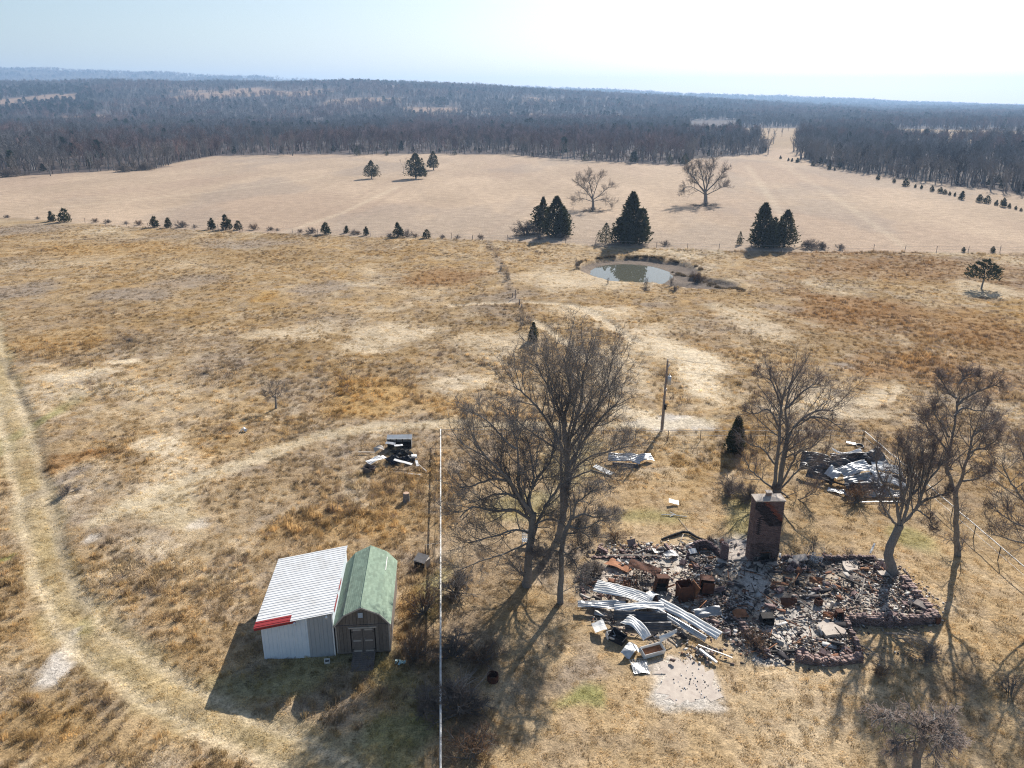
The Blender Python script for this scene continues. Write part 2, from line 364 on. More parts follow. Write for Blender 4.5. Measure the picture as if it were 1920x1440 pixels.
def pond_d(x, y):
    wob = 0.10 * (fbm(x, y, 6, 3, 40) - 0.5) * 2
    d1 = np.hypot((x - POND_C.x - 1.6) / PR[0], (y - POND_C.y - 0.5) / PR[1]) + wob; dw = np.hypot((x - POND_C.x + .4) / 7.6, (y - POND_C.y + 1.0) / 9.4) + wob * .5
    d2 = np.hypot((x - POND_TAIL.x) / 8.5, (y - POND_TAIL.y) / 6.0 + (x - POND_TAIL.x) * 0.05) + wob + 0.12
    return np.minimum(d1, d2), dw

def in_pasture(x, y): return y < np.interp(x, FENCE_FAR[:, 0], FENCE_FAR[:, 1])

def land(x, y):
    """height, colour, tuft height, tuft density of the ground at x, y"""
    x = np.asarray(x, float); y = np.asarray(y, float); n = x.size
    wx = x + (fbm(x, y, 9, 3, 5) - 0.5) * 9; wy = y + (fbm(x, y, 9, 3, 8) - 0.5) * 12
    near = np.clip((220 - y) / 60, 0, 1)
    past = in_pasture(x, y + (fbm(x, y, 5, 2, 4) - .5) * 4)
    C = np.tile(PAL['straw'], (n, 1))
    def mx(m, c): C[:] = C * (1 - m[:, None]) + PAL[c] * m[:, None]
    a = fbm(wx, wy, 26, 4, 11); b = fbm(wx, wy, 17, 4, 21); c = fbm(wx, wy, 12, 4, 31); d = fbm(wx, wy, 3.2, 4, 34)
    mx(0.80 * sstep(.47, .66, a), 'brown'); mx(0.55 * sstep(.52, .70, b), 'weed'); mx(0.45 * sstep(.54, .68, c), 'gold')
    mx(0.6 * sstep(.59, .74, fbm(wx, wy, 14, 5, 51)), 'pale')
    right = sstep(15, 45, x) * sstep(75, 100, y)
    mx(0.65 * right * sstep(.38, .58, fbm(wx, wy * .6, 15, 4, 61)), 'rust'); mx(.5 * sstep(85, 120, y) * sstep(.46, .62, fbm(wx, wy * .5, 20, 4, 66)), 'gold')
    mx(0.45 * sstep(.48, .66, d), 'brown'); mx(.4 * sstep(.50, .64, fbm(x, y, 1.3, 4, 75)), 'weed'); mx(0.34 * sstep(.56, .72, fbm(wx, wy, 2.6, 4, 71)), 'pale'); C *= (.94 - .05 * sstep(70, 110, y))[:, None]
    H = 0.12 + 0.34 * fbm(x, y, 7, 3, 81); D = np.ones(n)
    yard = sstep(63, 58, y) * sstep(-6, -2, x) * sstep(40, 36, x)
    H *= 1 - 0.45 * yard; mx(0.35 * yard, 'straw')
    for (cx, cy, rx, ry, col, k, nm) in BL:
        q = (np.abs(x - cx) < rx * 2.2) & (np.abs(y - cy) < ry * 2.2)
        if not q.any(): continue
        sub = lambda arr: arr[q]
        e = np.hypot((wx[q] - cx) / rx, (wy[q] - cy) / ry) if nm not in ('bare', 'ash') else np.hypot((x[q] - cx) / rx, (y[q] - cy) / ry) + (fbm(x[q], y[q], 1.4, 4, 43) - .5) * 1.1
        m = k * sstep(1.25, 0.55 if nm not in ('bare', 'ash') else .75, e)
        C[q] = C[q] * (1 - m[:, None]) + col * m[:, None]
        if nm in ('bare', 'ash', 'dirt'): D[q] *= 1 - m
        if nm in ('pale', 'track'): H[q] *= 1 - 0.5 * m; D[q] *= 1 - 0.25 * m
        if nm == 'green': H[q] *= 1 - 0.45 * m
        if nm in ('rust', 'gold'): H[q] *= 1 + 0.3 * m
    Z = np.zeros(n)
    # mown tracks
    t1 = dist_poly(x, y, TRACK1) + (fbm(x, y, 3.0, 4, 15) - .5) * 2.4; m = sstep(2.1, .9, t1) * (.55 + .8 * fbm(x, y, 3, 3, 14)).clip(0, 1) * (1 - .35 * np.exp(-(t1 / .45) ** 2))
    C[:] = C * (1 - .75 * m[:, None]) + (PAL['track'] * (0.8 + .35 * fbm(x, y, 1.2, 3, 9))[:, None] + PAL['green'] * (0.14 * fbm(x, y, 5, 3, 12))[:, None] - 0.07 - .05) * .75 * m[:, None]
    tr_ = dist_poly(x, y, TRACK1) + (fbm(x, y, 2.2, 2, 25) - .5) * .45; q = np.exp(-((tr_ - 1.0) / .34) ** 2) * (.5 + .6 * fbm(x, y, 5, 3, 26)); mx(.75 * q, 'pale'); C *= 1 - (.30 * np.exp(-((tr_ - 1.55) / .16) ** 2) + .16 * np.exp(-((tr_ - .55) / .14) ** 2))[:, None]; H *= 1 - .5 * q; m = np.maximum(m, q * .8); H *= 1 - .78 * m; Z -= 0.12 * m + 0.06 * np.exp(-((t1 - 1.0) / .25) ** 2)
    te = dist_poly(x, y, TRACK_EDGE) + (fbm(x, y, 1.2, 3, 19) - .5) * .7; m = sstep(.5, .1, te) * .75 * fbm(x, y, 3, 3, 23).clip(0, 1); C[:] = C * (1 - m[:, None]) + np.array((.13, .11, .085)) * m[:, None]; H *= 1 - .5 * m; Z -= .14 * m
    t2 = dist_poly(x, y, TRACK2) + (fbm(x, y, 2, 3, 16) - .5) * 1.4; m = sstep(1.5, .5, t2) * (.45 + .9 * fbm(x, y, 4, 3, 17)).clip(0, 1); mx(.6 * m, 'track'); mx(.3 * m, 'pale'); H *= 1 - .6 * m
    for tr, w in ((TRAIL3, .7), (TRAIL4, .6)):
        t3 = dist_poly(x, y, tr) + (fbm(x, y, 2, 3, 18) - .5) * 1.2; m = sstep(w * 1.6, w * .6, t3); mx(.7 * m, 'pale'); H *= 1 - .7 * m; Z -= .18 * m
    to = dist_poly(x, y, OLD_LINE) + (fbm(x, y, 2, 3, 27) - .5) * 1.5; m = sstep(1.3, .3, to) * .6; mx(m, 'weed'); H *= 1 + 1.2 * m
    # the burnt house
    hs = inside(x, y, HOUSE); hd = dist_poly(x, y, np.vstack([HOUSE, HOUSE[:1]])); m = np.where(hs, sstep(-.2, .8, hd), 0) 
    ashy = PAL['ash'] * (.45 + .75 * fbm(x, y, 1.3, 5, 91))[:, None] + PAL['dirt'] * .25
    C[:] = C * (1 - .75 * m[:, None]) + ashy * .75 * m[:, None]; mx(.5 * m * sstep(.46, .62, fbm(x, y, 2.1, 4, 95)), 'brown'); mx(.8 * m * sstep(.53, .64, fbm(x, y, 1.5, 4, 96)), 'char'); D *= 1 - .9 * m; H *= 1 - .3 * m
    # pasture ends at the far fence; beyond it the mown field
    mown = PAL['mown'] * (0.75 + .36 * fbm(x, y * .45, 16, 6, 101))[:, None]
    s = sstep(.50, .68, fbm(x, y * .5, 40, 4, 111)); mown = mown * (1 - .55 * s[:, None]) + PAL['mown2'] * .55 * s[:, None]
    s = sstep(.54, .66, fbm(x + 40, y * .4, 30, 4, 121)); mown = mown * (1 - .4 * s[:, None]) + PAL['weed'] * .4 * s[:, None]
    s = sstep(500, 620, y) * .6; mown = mown * (1 - s[:, None]) + PAL['brown'] * s[:, None]
    for k_, tr in enumerate(FIELD_LINES):
        q = sstep(1.6, .5, dist_poly(x, y, tr)) * .22; mown = mown * (1 - q[:, None]) + (PAL['pale'] if k_ % 2 else PAL['mown2'] * .9) * q[:, None]
    C[~past] = mown[~past]; H[~past] *= .22
    lin = np.exp(-(np.abs(y - np.interp(x, FENCE_FAR[:, 0], FENCE_FAR[:, 1])) / 1.6) ** 2) * past; mx(.5 * lin * fbm(x, y, 6, 3, 24).clip(0, 1) * 1.6, 'weed'); H *= 1 + 1.3 * lin
    w = in_woods(x, y); fl = PAL['floor'] * (.7 + .7 * fbm(x, y, 60, 4, 131))[:, None]; C[w] = fl[w]; H[w] *= .3
    # relief
    Z += near * ((fbm(x, y, 1.5, 3, 141) - .5) * .16 + (fbm(x, y, 11, 3, 151) - .5) * .5) * sstep(50, 75, y) + near * (fbm(x, y, 1.1, 3, 161) - .5) * .10
    pd, p1 = pond_d(x, y); far_side = sstep(-0.1, .5, (y - POND_C.y) / PR[1])
    wall = 1.04 - (.05 + .16 * (1 - far_side))
    Z -= .70 * sstep(1.04, wall - .001, pd) if np.isscalar(wall) else .70 * np.clip((1.04 - pd) / (1.04 - wall), 0, 1)
    Z -= .62 * sstep(1.10, .80, p1)
    m = sstep(1.03, .97, pd); mx(m * .92, 'mud'); D *= 1 - m; mx(.5 * sstep(1.3, 1.0, p1) * m, 'dirt')
    m = sstep(1.25, 1.05, pd) * (1 - m); H *= 1 + .5 * m * far_side
    return Z, C, H, D

def axis(f0, f1, step, lo, hi, grow=1.045):
    mid = list(np.arange(f0, f1 + 1e-6, step)); a = [f0]; s = step
    while a[-1] > lo: s *= grow; a.append(a[-1] - s)
    b = [mid[-1]]; s = step
    while b[-1] < hi: s *= grow; b.append(b[-1] + s)
    return np.array(a[:0:-1] + mid + b[1:])
gx = axis(-62, 72, 0.42, -9000, 9000, 1.055); gy = axis(22, 112, 0.40, -400, 9500, 1.016)
GX, GY = np.meshgrid(gx, gy); gz, gc, _, _ = land(GX.ravel(), GY.ravel())
nx, ny = len(gx), len(gy)
ii = (np.arange(ny - 1)[:, None] * nx + np.arange(nx - 1)[None]).ravel()
gm, nt, b = nodes('pasture_ground')
at = nt.nodes.new('ShaderNodeAttribute'); at.attribute_name = 'Col'
n1 = ramp(nt, noise(nt, 2.6, 6, 0.7), [(0.30, 0.62), (0.70, 1.32)]); n2 = ramp(nt, noise(nt, 0.35, 6, 0.68), [(0.30, 0.78), (0.70, 1.2)])
n3 = ramp(nt, noise(nt, 11.0, 4, 0.65), [(0.34, 0.55), (0.50, 0.98), (0.70, 1.25)])  # fine dark specks: shade in the gaps between clumps, painted into the colour
c = mixc(nt, 1.0, mixc(nt, 1.0, mixc(nt, 1.0, at.outputs['Color'], n1, 'MULTIPLY'), n2, 'MULTIPLY'), n3, 'MULTIPLY')
nt.links.new(c, b.inputs['Base Color']); b.inputs['Roughness'].default_value = 1; b.inputs['Specular IOR Level'].default_value = 0.05
bp = nt.nodes.new('ShaderNodeBump'); bp.inputs['Strength'].default_value = .7; bp.inputs['Distance'].default_value = .12
nt.links.new(noise(nt, 3.2, 5, .7), bp.inputs['Height']); nt.links.new(bp.outputs[0], b.inputs['Normal'])
ground = mesh_np('ground', np.stack([GX.ravel(), GY.ravel(), gz], 1), np.stack([ii, ii + 1, ii + nx + 1, ii + nx], 1), gm, col=gc, smooth=True)
tag(ground, kind='structure')
def zg(x, y): return float(land(np.array([x]), np.array([y]))[0][0])
def GG(px, py):
    p = G(px, py); p.z = zg(p.x, p.y); return p

# pond water
wm, nt, b = nodes('pond_water')
b.inputs['Base Color'].default_value = (.10, .10, .075, 1); b.inputs['Roughness'].default_value = .02; b.inputs['IOR'].default_value = 1.33
b.inputs['Specular IOR Level'].default_value = .5
bp = nt.nodes.new('ShaderNodeBump'); bp.inputs['Strength'].default_value = .02; bp.inputs['Distance'].default_value = .01
nt.links.new(noise(nt, 1.2, 3), bp.inputs['Height']); nt.links.new(bp.outputs[0], b.inputs['Normal'])
mb = MB(); wl = -0.84
mb.add([(POND_C.x - .4 + 8.6 * math.cos(a), POND_C.y - 1.0 + 10.5 * math.sin(a), wl) for a in np.linspace(0, 2 * math.pi, 65)[:-1]], [tuple(range(64))])
tag(mb.build('pond_water', wm), kind='structure')

# ------------------------------------------------------------------ hills
def crest(tab, t):
    px = np.array([p for p, _ in tab], float); el = np.array([ray(p, y)[2] / ray(p, y)[1] for p, y in tab]); tt = np.array([ray(p, y)[0] / ray(p, y)[1] for p, y in tab])
    return np.interp(t, tt, el)
def hill_sheet(name, tab, d0, dc, d1, bumps, colf, nt_=620, nr=46):
    t = np.linspace(-.95, .95, nt_); r = np.concatenate([np.linspace(d0, dc, nr), np.linspace(dc, d1, 10)[1:]])
    T, R = np.meshgrid(t, r); X = T * R; Y = R
    el = crest(tab, T); zc = CAM_H + el * dc
    up = sstep(0, 1, (R - d0) / (dc - d0)) ** 1.15; dn = 1 - .6 * sstep(0, 1, (R - dc) / (d1 - dc))
    Z = np.where(R <= dc, up, dn) * zc + (fbm(X, Y, 330, 4, 171) - .5) * bumps * np.clip(up, 0, 1) * (R < dc * .995) * np.clip(zc / 60, 0, 1)
    Z = np.where((R == d0) | (zc < 2), np.minimum(Z, -1.5), Z); Z[-1] = -3
    n, k = X.shape; ii = (np.arange(n - 1)[:, None] * k + np.arange(k - 1)[None]).ravel()
    col = colf(X.ravel(), Y.ravel())
    o = mesh_np(name, np.stack([X.ravel(), Y.ravel(), Z.ravel()], 1), np.stack([ii, ii + 1, ii + k + 1, ii + k], 1), gm, col=col, smooth=True)
    tag(o, kind='structure')
    def h(x, y):                                # height of the sheet at x, y
        tt = (np.asarray(x) / y - t[0]) / (t[1] - t[0]); i = np.clip(tt.astype(int), 0, k - 2); f = np.clip(tt - i, 0, 1)
        j = np.clip(np.searchsorted(r, y) - 1, 0, len(r) - 2); g = np.clip((y - r[j]) / (r[j + 1] - r[j]), 0, 1)
        return (Z[j, i] * (1 - f) + Z[j, i + 1] * f) * (1 - g) + (Z[j + 1, i] * (1 - f) + Z[j + 1, i + 1] * f) * g
    return h
TAB1 = [(-400, 164), (0, 162), (200, 161), (400, 160), (560, 160), (640, 158), (690, 158), (800, 163), (950, 171), (1100, 180), (1300, 191), (1500, 203), (1700, 213), (1920, 226), (2300, 240)]
TAB2 = [(-400, 121), (0, 132), (300, 140), (600, 155), (800, 163), (900, 164), (1050, 168), (1250, 178), (1400, 184), (1450, 183), (1475, 182), (1500, 186), (1620, 189), (1700, 195), (1800, 198), (1920, 202), (2300, 206)]
TAB3 = [(-400, 190), (1300, 192), (1500, 188), (1600, 192), (1680, 191), (1780, 195), (1850, 199), (2300, 204)]
def hillcol(x, y):
    f = fbm(x, y, 260, 5, 181); c = PAL['floor'] * (.8 + .6 * f)[:, None]
    m = sstep(.58, .66, fbm(x, y, 170, 4, 191)) * .8; return c * (1 - m[:, None]) + np.array((.36, .24, .16)) * m[:, None]
def hillcol2(x, y):
    f = fbm(x, y, 500, 5, 185); return np.array((.11, .095, .075)) * (.6 + .8 * f)[:, None]
H1 = hill_sheet('near_hill', TAB1, 950, 2300, 3100, 26, hillcol)
H2 = hill_sheet('far_hill', TAB2, 3000, 5000, 6500, 40, hillcol2)
H3 = hill_sheet('distant_hill', TAB3, 6600, 7600, 8500, 30, hillcol2, nr=16)

# ------------------------------------------------------------------ scatter: one 'stuff' object whose points carry instances
def scatter(name, P, rot, scl, idx, tint, protos, kind='stuff'):
    me = bpy.data.meshes.new(name); me.vertices.add(len(P)); me.vertices.foreach_set('co', np.asarray(P, np.float32).ravel())
    for nm, ty, arr, key in (('rot', 'FLOAT_VECTOR', rot, 'vector'), ('scl', 'FLOAT_VECTOR', scl, 'vector'), ('idx', 'INT', idx, 'value'), ('tint', 'FLOAT_COLOR', np.concatenate([tint, np.ones((len(P), 1))], 1), 'color')):
        a = me.attributes.new(nm, ty, 'POINT'); a.data.foreach_set(key, np.ascontiguousarray(arr, np.int32 if ty == 'INT' else np.float32).ravel())
    o = link(bpy.data.objects.new(name, me)); o['kind'] = kind
    coll = bpy.data.collections.new(name + '_pieces')
    for q in protos: coll.objects.link(q)
    ng = bpy.data.node_groups.new(name + '_scatter', 'GeometryNodeTree')
    ng.interface.new_socket('Geometry', in_out='INPUT', socket_type='NodeSocketGeometry'); ng.interface.new_socket('Geometry', in_out='OUTPUT', socket_type='NodeSocketGeometry')
    N = ng.nodes.new; L = ng.links.new
    gi = N('NodeGroupInput'); go = N('NodeGroupOutput'); io = N('GeometryNodeInstanceOnPoints'); ci = N('GeometryNodeCollectionInfo')
    ci.inputs['Collection'].default_value = coll; ci.inputs['Separate Children'].default_value = True; ci.inputs['Reset Children'].default_value = True
    def attr(nm, ty):
        n = N('GeometryNodeInputNamedAttribute'); n.data_type = ty; n.inputs['Name'].default_value = nm; return n.outputs['Attribute']
    L(gi.outputs[0], io.inputs['Points']); L(ci.outputs[0], io.inputs['Instance']); io.inputs['Pick Instance'].default_value = True
    L(attr('idx', 'INT'), io.inputs['Instance Index'])
    er = N('FunctionNodeEulerToRotation'); L(attr('rot', 'FLOAT_VECTOR'), er.inputs[0]); L(er.outputs[0], io.inputs['Rotation'])
    L(attr('scl', 'FLOAT_VECTOR'), io.inputs['Scale']); L(io.outputs[0], go.inputs[0])
    md = o.modifiers.new('scatter', 'NODES'); md.node_group = ng
    return o

def blades(name, n, r, h, w, lean, spread, rng, droop=.5):
    """a tuft of n narrow blades, each of three triangles"""
    a = rng.uniform(0, 2 * np.pi, n); q = r * np.sqrt(rng.random(n)); B = np.stack([q * np.cos(a), q * np.sin(a), np.full(n, -.03)], 1)
    hh = h * rng.uniform(.55, 1.1, n); az = rng.uniform(0, 2 * np.pi, n)
    d = np.stack([np.cos(az), np.sin(az)], 1) * spread * rng.uniform(.2, 1, n)[:, None] + np.array(lean) * rng.uniform(.5, 1.3, n)[:, None]
    side = np.stack([-d[:, 1], d[:, 0]], 1); side /= np.linalg.norm(side, axis=1)[:, None] + 1e-6; fl = rng.uniform(0, 2 * np.pi, n)
    side = np.stack([np.cos(fl), np.sin(fl), np.zeros(n)], 1) * .6 + np.concatenate([side, np.zeros((n, 1))], 1) * .4
    m = B + np.concatenate([d * hh[:, None] * .45, hh[:, None] * .62], 1); t = B + np.concatenate([d * hh[:, None] * 1.15, (hh * (1 - droop * np.linalg.norm(d, axis=1).clip(0, .9)))[:, None]], 1)
    ww = w * rng.uniform(.6, 1.3, n)[:, None] / 2
    V = np.stack([B - side * ww, B + side * ww, m - side * ww * .8, m + side * ww * .8, t], 1).reshape(-1, 3); i = np.arange(n)[:, None] * 5
    return mesh_np(name, V, i + np.array([0, 1, 3, 2]), M['grass'], T=i + np.array([2, 3, 4]), do_link=False)
rg = np.random.default_rng(21)
tufts = [blades('a_tuft', 46, .20, .46, .030, (-.15, .1), .55, rg), blades('b_tuft', 60, .42, .26, .032, (.55, .15), .6, rg, .7),
         blades('c_tuft', 44, .26, .62, .026, (.1, -.1), .45, rg), blades('d_tuft', 60, .50, .20, .034, (-.5, -.3), .7, rg, .7),
         blades('e_weed', 34, .22, .70, .022, (0, 0), .8, rg, .2)]
def make_grass():
    pts = []
    for y0, y1, dens in ((26, 48, 7.5), (48, 75, 5.0), (75, 115, 3.0), (115, 205, 1.7)):
        A = (y1 - y0) * ((y0 + y1) * .64 + 26); n = int(A * dens)
        y = np.sqrt(rg.uniform(y0 * y0, y1 * y1, n)); x = (y * .64 + 13) * rg.uniform(-1, 1, n); pts.append(np.stack([x, y, np.full(n, {26: 1, 48: 1.12, 75: 1.3, 115: 1.65}[y0])], 1))
    P = np.concatenate(pts); x, y, s = P.T
    z, c, h, d = land(x, y)
    keep = (rg.random(len(x)) < d * (.35 + .65 * np.clip(h / .38, 0, 1))) & in_pasture(x, y + 1)
    for (bx0, bx1, by0, by1) in ((-14.2, -10.0, 37.25, 43.4), (-10.05, -7.0, 37.75, 43.9)): keep &= ~((x > bx0) & (x < bx1) & (y > by0) & (y < by1))
    x, y, s, z, h = x[keep], y[keep], s[keep], z[keep], h[keep]; c = c[keep]; n = len(x)
    k = np.clip(h / .40, .28, 1.9) * rg.uniform(.65, 1.3, n) * (1 - .35 * sstep(80, 120, y))
    tall = rg.random(n) * .6 + h; idx = np.where(tall > .95, 2, np.where(tall > .75, 0, np.where(rg.random(n) < .5, 1, 3)))
    weed = (rg.random(n) < .05 * (h > .3)); idx[weed] = 4
    wind = (fbm(x, y, 14, 2, 201) - .5) * 3.2
    yaw = wind + rg.normal(0, .5, n)
    rot = np.stack([rg.normal(0, .12, n), rg.normal(0, .12, n), yaw], 1)
    scl = np.stack([s * rg.uniform(.8, 1.25, n) * np.clip(k, .7, 1.3), s * rg.uniform(.8, 1.25, n) * np.clip(k, .7, 1.3), k * (.75 + .25 * s)], 1)
    lv = rg.choice([.62, .95, 1.15, 1.5], n, p=(.14, .3, .36, .2)); lv = 1 + (lv - 1) * np.where(y > 95, .55, 1); t = c * lv[:, None] * rg.uniform(.85, 1.2, n)[:, None] * np.array([1.08, 1.05, .92])
    t[weed] = np.array((.22, .16, .12)) * rg.uniform(.6, 1.3, weed.sum())[:, None]
    dk = rg.random(n) < .035; t[dk] *= .40  # a few tufts darkened to paint in shaded gaps
    print('grass tufts', n)
    scatter('grass', np.stack([x, y, z], 1), rot, scl, idx, t, tufts)
make_grass()
# ================================================================== TREES
def resample(ctrl, m):
    C = np.array([tuple(c) for c in ctrl], float); n = len(C)
    if n < 3:
        t = np.linspace(0, 1, m)[:, None]; return C[0] * (1 - t) + C[-1] * t
    E = np.vstack([2 * C[0] - C[1], C, 2 * C[-1] - C[-2]]); out = []
    for u in np.linspace(0, n - 1, m):
        i = min(int(u), n - 2); f = u - i; a, b, c, d = E[i:i + 4]
        out.append(.5 * ((2 * b) + (-a + c) * f + (2 * a - 5 * b + 4 * c - d) * f * f + (-a + 3 * b - 3 * c + d) * f ** 3))
    return np.array(out)
def grow(P, R, k, t0, t1, lf, ang, m, up, wig, rk, rmin, rng, taper=.55, lmin=0.0):
    B, n, _ = P.shape
    t = t0 + (t1 - t0) * ((np.arange(k) + rng.random((B, k))) / k); f = np.clip(t, 0, .999) * (n - 1); i = f.astype(int); g = (f - i)[..., None]
    bi = np.arange(B)[:, None]; p = P[bi, i] * (1 - g) + P[bi, i + 1] * g; T = P[bi, i + 1] - P[bi, i]; T /= np.linalg.norm(T, axis=2, keepdims=True) + 1e-9
    r = R[bi, i] * (1 - g[..., 0]) + R[bi, i + 1] * g[..., 0]
    ln = np.linalg.norm(np.diff(P, axis=1), axis=2).sum(1); L = np.maximum(ln[:, None] * lf * (1 - taper * t) * rng.uniform(.6, 1.35, (B, k)), lmin)
    ref = rng.normal(size=(B, k, 3)); U = np.cross(T, ref); U /= np.linalg.norm(U, axis=2, keepdims=True) + 1e-9; 
    a = np.radians(ang) * rng.uniform(.7, 1.3, (B, k))[..., None]
    d = np.cos(a) * T + np.sin(a) * U; d[..., 2] += up * .4
    d = d.reshape(-1, 3); p = p.reshape(-1, 3); L = L.reshape(-1); r = np.clip(r.reshape(-1) * rk, rmin, L * .03 + rmin)
    d /= np.linalg.norm(d, axis=1)[:, None] + 1e-9
    out = [p]; st = (L / (m - 1))[:, None]
    for q in range(m - 1):
        d = d + rng.normal(0, wig, d.shape); d[:, 2] += up / m; d /= np.linalg.norm(d, axis=1)[:, None] + 1e-9; p = p + d * st; out.append(p)
    Q = np.stack(out, 1); Rr = r[:, None] * np.linspace(1, .35, m)[None]; Rr = np.maximum(Rr, rmin * .55)
    return Q, Rr
def tubes(sets, k):
    """sets: list of (P (B,n,3), R (B,n)); returns verts, quads"""
    V = []; Q = []; o = 0
    for P, R in sets:
        B, n, _ = P.shape
        T = np.empty_like(P); T[:, 1:-1] = P[:, 2:] - P[:, :-2]; T[:, 0] = P[:, 1] - P[:, 0]; T[:, -1] = P[:, -1] - P[:, -2]
        T /= np.linalg.norm(T, axis=2, keepdims=True) + 1e-9
        ref = np.where(np.abs(T[..., 2:3]) < .9, np.array([0, 0, 1.0]), np.array([1.0, 0, 0])); U = np.cross(T, ref); U /= np.linalg.norm(U, axis=2, keepdims=True) + 1e-9; W = np.cross(T, U)
        a = np.arange(k) * 2 * np.pi / k
        ring = P[:, :, None] + R[:, :, None, None] * (U[:, :, None] * np.cos(a)[:, None] + W[:, :, None] * np.sin(a)[:, None])
        V.append(ring.reshape(-1, 3)); b = np.arange(B)[:, None, None] * n * k; i = np.arange(n - 1)[None, :, None] * k; j = np.arange(k)[None, None]
        q = np.stack([b + i + j, b + i + (j + 1) % k, b + i + k + (j + 1) % k, b + i + k + j], -1).reshape(-1, 4)
        Q.append(q + o); o += B * n * k
    return np.concatenate(V), np.concatenate(Q)
def tube_obj(name, sets, k, m, parent, origin, smooth=True, do_link=True):
    V, Q = tubes(sets, k); return mesh_np(name, V - np.array(origin), Q, m, parent, smooth=smooth, do_link=do_link)

def hero_tree(name, label, base, trunk, limbs, seed, sec=9, ter=8, tw=7, fine=4, lf=.5, mats=('bark', 'twig'), group=None, up=.5, r_limb=None, cat='tree', spread=1.3, tlen=1.0, rs=1.0, cut=.80, lr=.80, epi=9):
    """base: ground pixel; trunk: [(px, py, radius)]; limbs: [(radius, [(px, py), ...], depth drift in metres)]"""
    rng = np.random.default_rng(seed); b = GG(*base); Y = b.y
    root = empty(name, b, label, cat, group)
    tp = [PL(px, py, Y) for px, py, _ in trunk]; tp[0] = b - Vector((0, 0, .15)); tr = [r for _, _, r in trunk]
    tp = [tp[0], tp[0] + Vector((0, 0, .16)) + (tp[1] - tp[0]) * .02] + tp[1:]; tr = [tr[0] * 1.35, tr[0] * 1.12] + tr[1:]
    m = 4 * len(tp); TP = resample(tp, m)[None]; TR = np.interp(np.linspace(0, 1, m), np.linspace(0, 1, len(tr)), tr)[None]
    TP[0, 2:-1] += rng.normal(0, .02, (m - 3, 3))
    tube_obj('trunk', [(TP, TR)], 9, M[mats[0]], root, b)
    LP = []; LR = []
    for r, pts, dy in limbs:
        r *= lr
        c = []; n = len(pts)
        for i, (px, py) in enumerate(pts): c.append(PL(px, py, Y + dy * (i / (n - 1)) ** 1.2))
        P = resample(c, 40)[:int(40 * cut)]; P = resample(P, 16); w = np.cumsum(rng.normal(0, .035, (16, 3)), 0); w[0] = 0; P += w - np.linspace(0, 1, 16)[:, None] * w[-1] * .5
        R = r * np.linspace(1, .28, 16) ** .9
        LP.append(P); LR.append(R)
        lb = Vector(P[0]) - b
        tube_obj('limb', [((P - P[0])[None], R[None])], 7, M[mats[0]], root, (0, 0, 0)).location = lb
    LP = np.array(LP); LR = np.array(LR)
    # an extra leader at every tip keeps the outline ragged rather than stopping dead
    S = grow(LP, LR, sec, .18, 1.0, lf, 48, 9, up, .11, .50, .018 * rs, rng, .45)
    S2 = grow(LP, LR, 3, .80, 1.0, lf * .85, 30, 9, up, .10, .7, .016 * rs, rng, .2)
    P1 = np.concatenate([S[0], S2[0]]); R1 = np.concatenate([S[1], S2[1]])
    if epi:                                         # thin shoots along the trunk
        S3 = grow(TP, TR, epi, .25, .98, .34, 72, 9, up * .4, .13, .18, .014 * rs, rng, .2); P1 = np.concatenate([P1, S3[0]]); R1 = np.concatenate([R1, S3[1]])
    T_ = grow(P1, R1, ter, .12, 1.0, .56, 46, 6, up * .6, .13, .5, .012 * rs, rng, .45)
    W = grow(T_[0], T_[1], tw, .10, 1.0, .62 * tlen, 44, 4, up * .4, .15, .6, .0072 * rs, rng, .4, .25)
    tube_obj('branches', [(P1, R1), (T_[0], T_[1])], 4, M[mats[0]], root, b)['kind'] = 'stuff'
    sets = [W]
    if fine: sets.append(grow(W[0], W[1], fine, .12, 1.0, .66, 42, 3, .12, .18, .8, .0052 * rs, rng, .35, .18))
    tube_obj('twigs', sets, 3, M[mats[1]], root, b)['kind'] = 'stuff'
    return root

hero_tree('bare_tree', 'big bare tree beside the white rail, leaning out left from a forked trunk', (988, 1098),
    [(988, 1098, .29), (992, 1045, .25), (998, 985, .23), (1000, 962, .21)],
    [(.24, [(999, 972), (985, 950), (972, 930), (953, 902), (928, 878), (903, 852), (878, 826)], -1.0),
     (.17, [(985, 950), (973, 905), (972, 880), (968, 842), (958, 800)], .8), (.20, [(1000, 965), (992, 940), (1008, 902), (1030, 872), (1040, 830)], 1.5),
     (.17, [(996, 975), (966, 960), (930, 962), (890, 952), (856, 975)], -1.5), (.13, [(996, 1000), (962, 996), (915, 1006), (868, 1022)], -2.5),
     (.15, [(953, 902), (925, 897), (890, 905), (850, 915)], -1.5), (.15, [(992, 940), (1000, 900), (998, 860), (985, 815)], 2.0), (.12, [(972, 930), (940, 925), (905, 935), (868, 945)], 1.5),
     (.13, [(968, 842), (940, 815), (915, 790), (890, 775)], .5), (.10, [(996, 1015), (955, 1035), (905, 1050), (850, 1075)], -2), (.10, [(1000, 985), (1030, 975), (1060, 985), (1085, 1000)], -2), (.17, [(994, 1040), (1020, 960), (1046, 915), (1062, 880)], .6), (.14, [(998, 985), (975, 940), (945, 890), (925, 850)], 1.6)],
    11, sec=10, ter=8, tw=6, fine=3, lf=.58, cut=.95, lr=.66, epi=16)
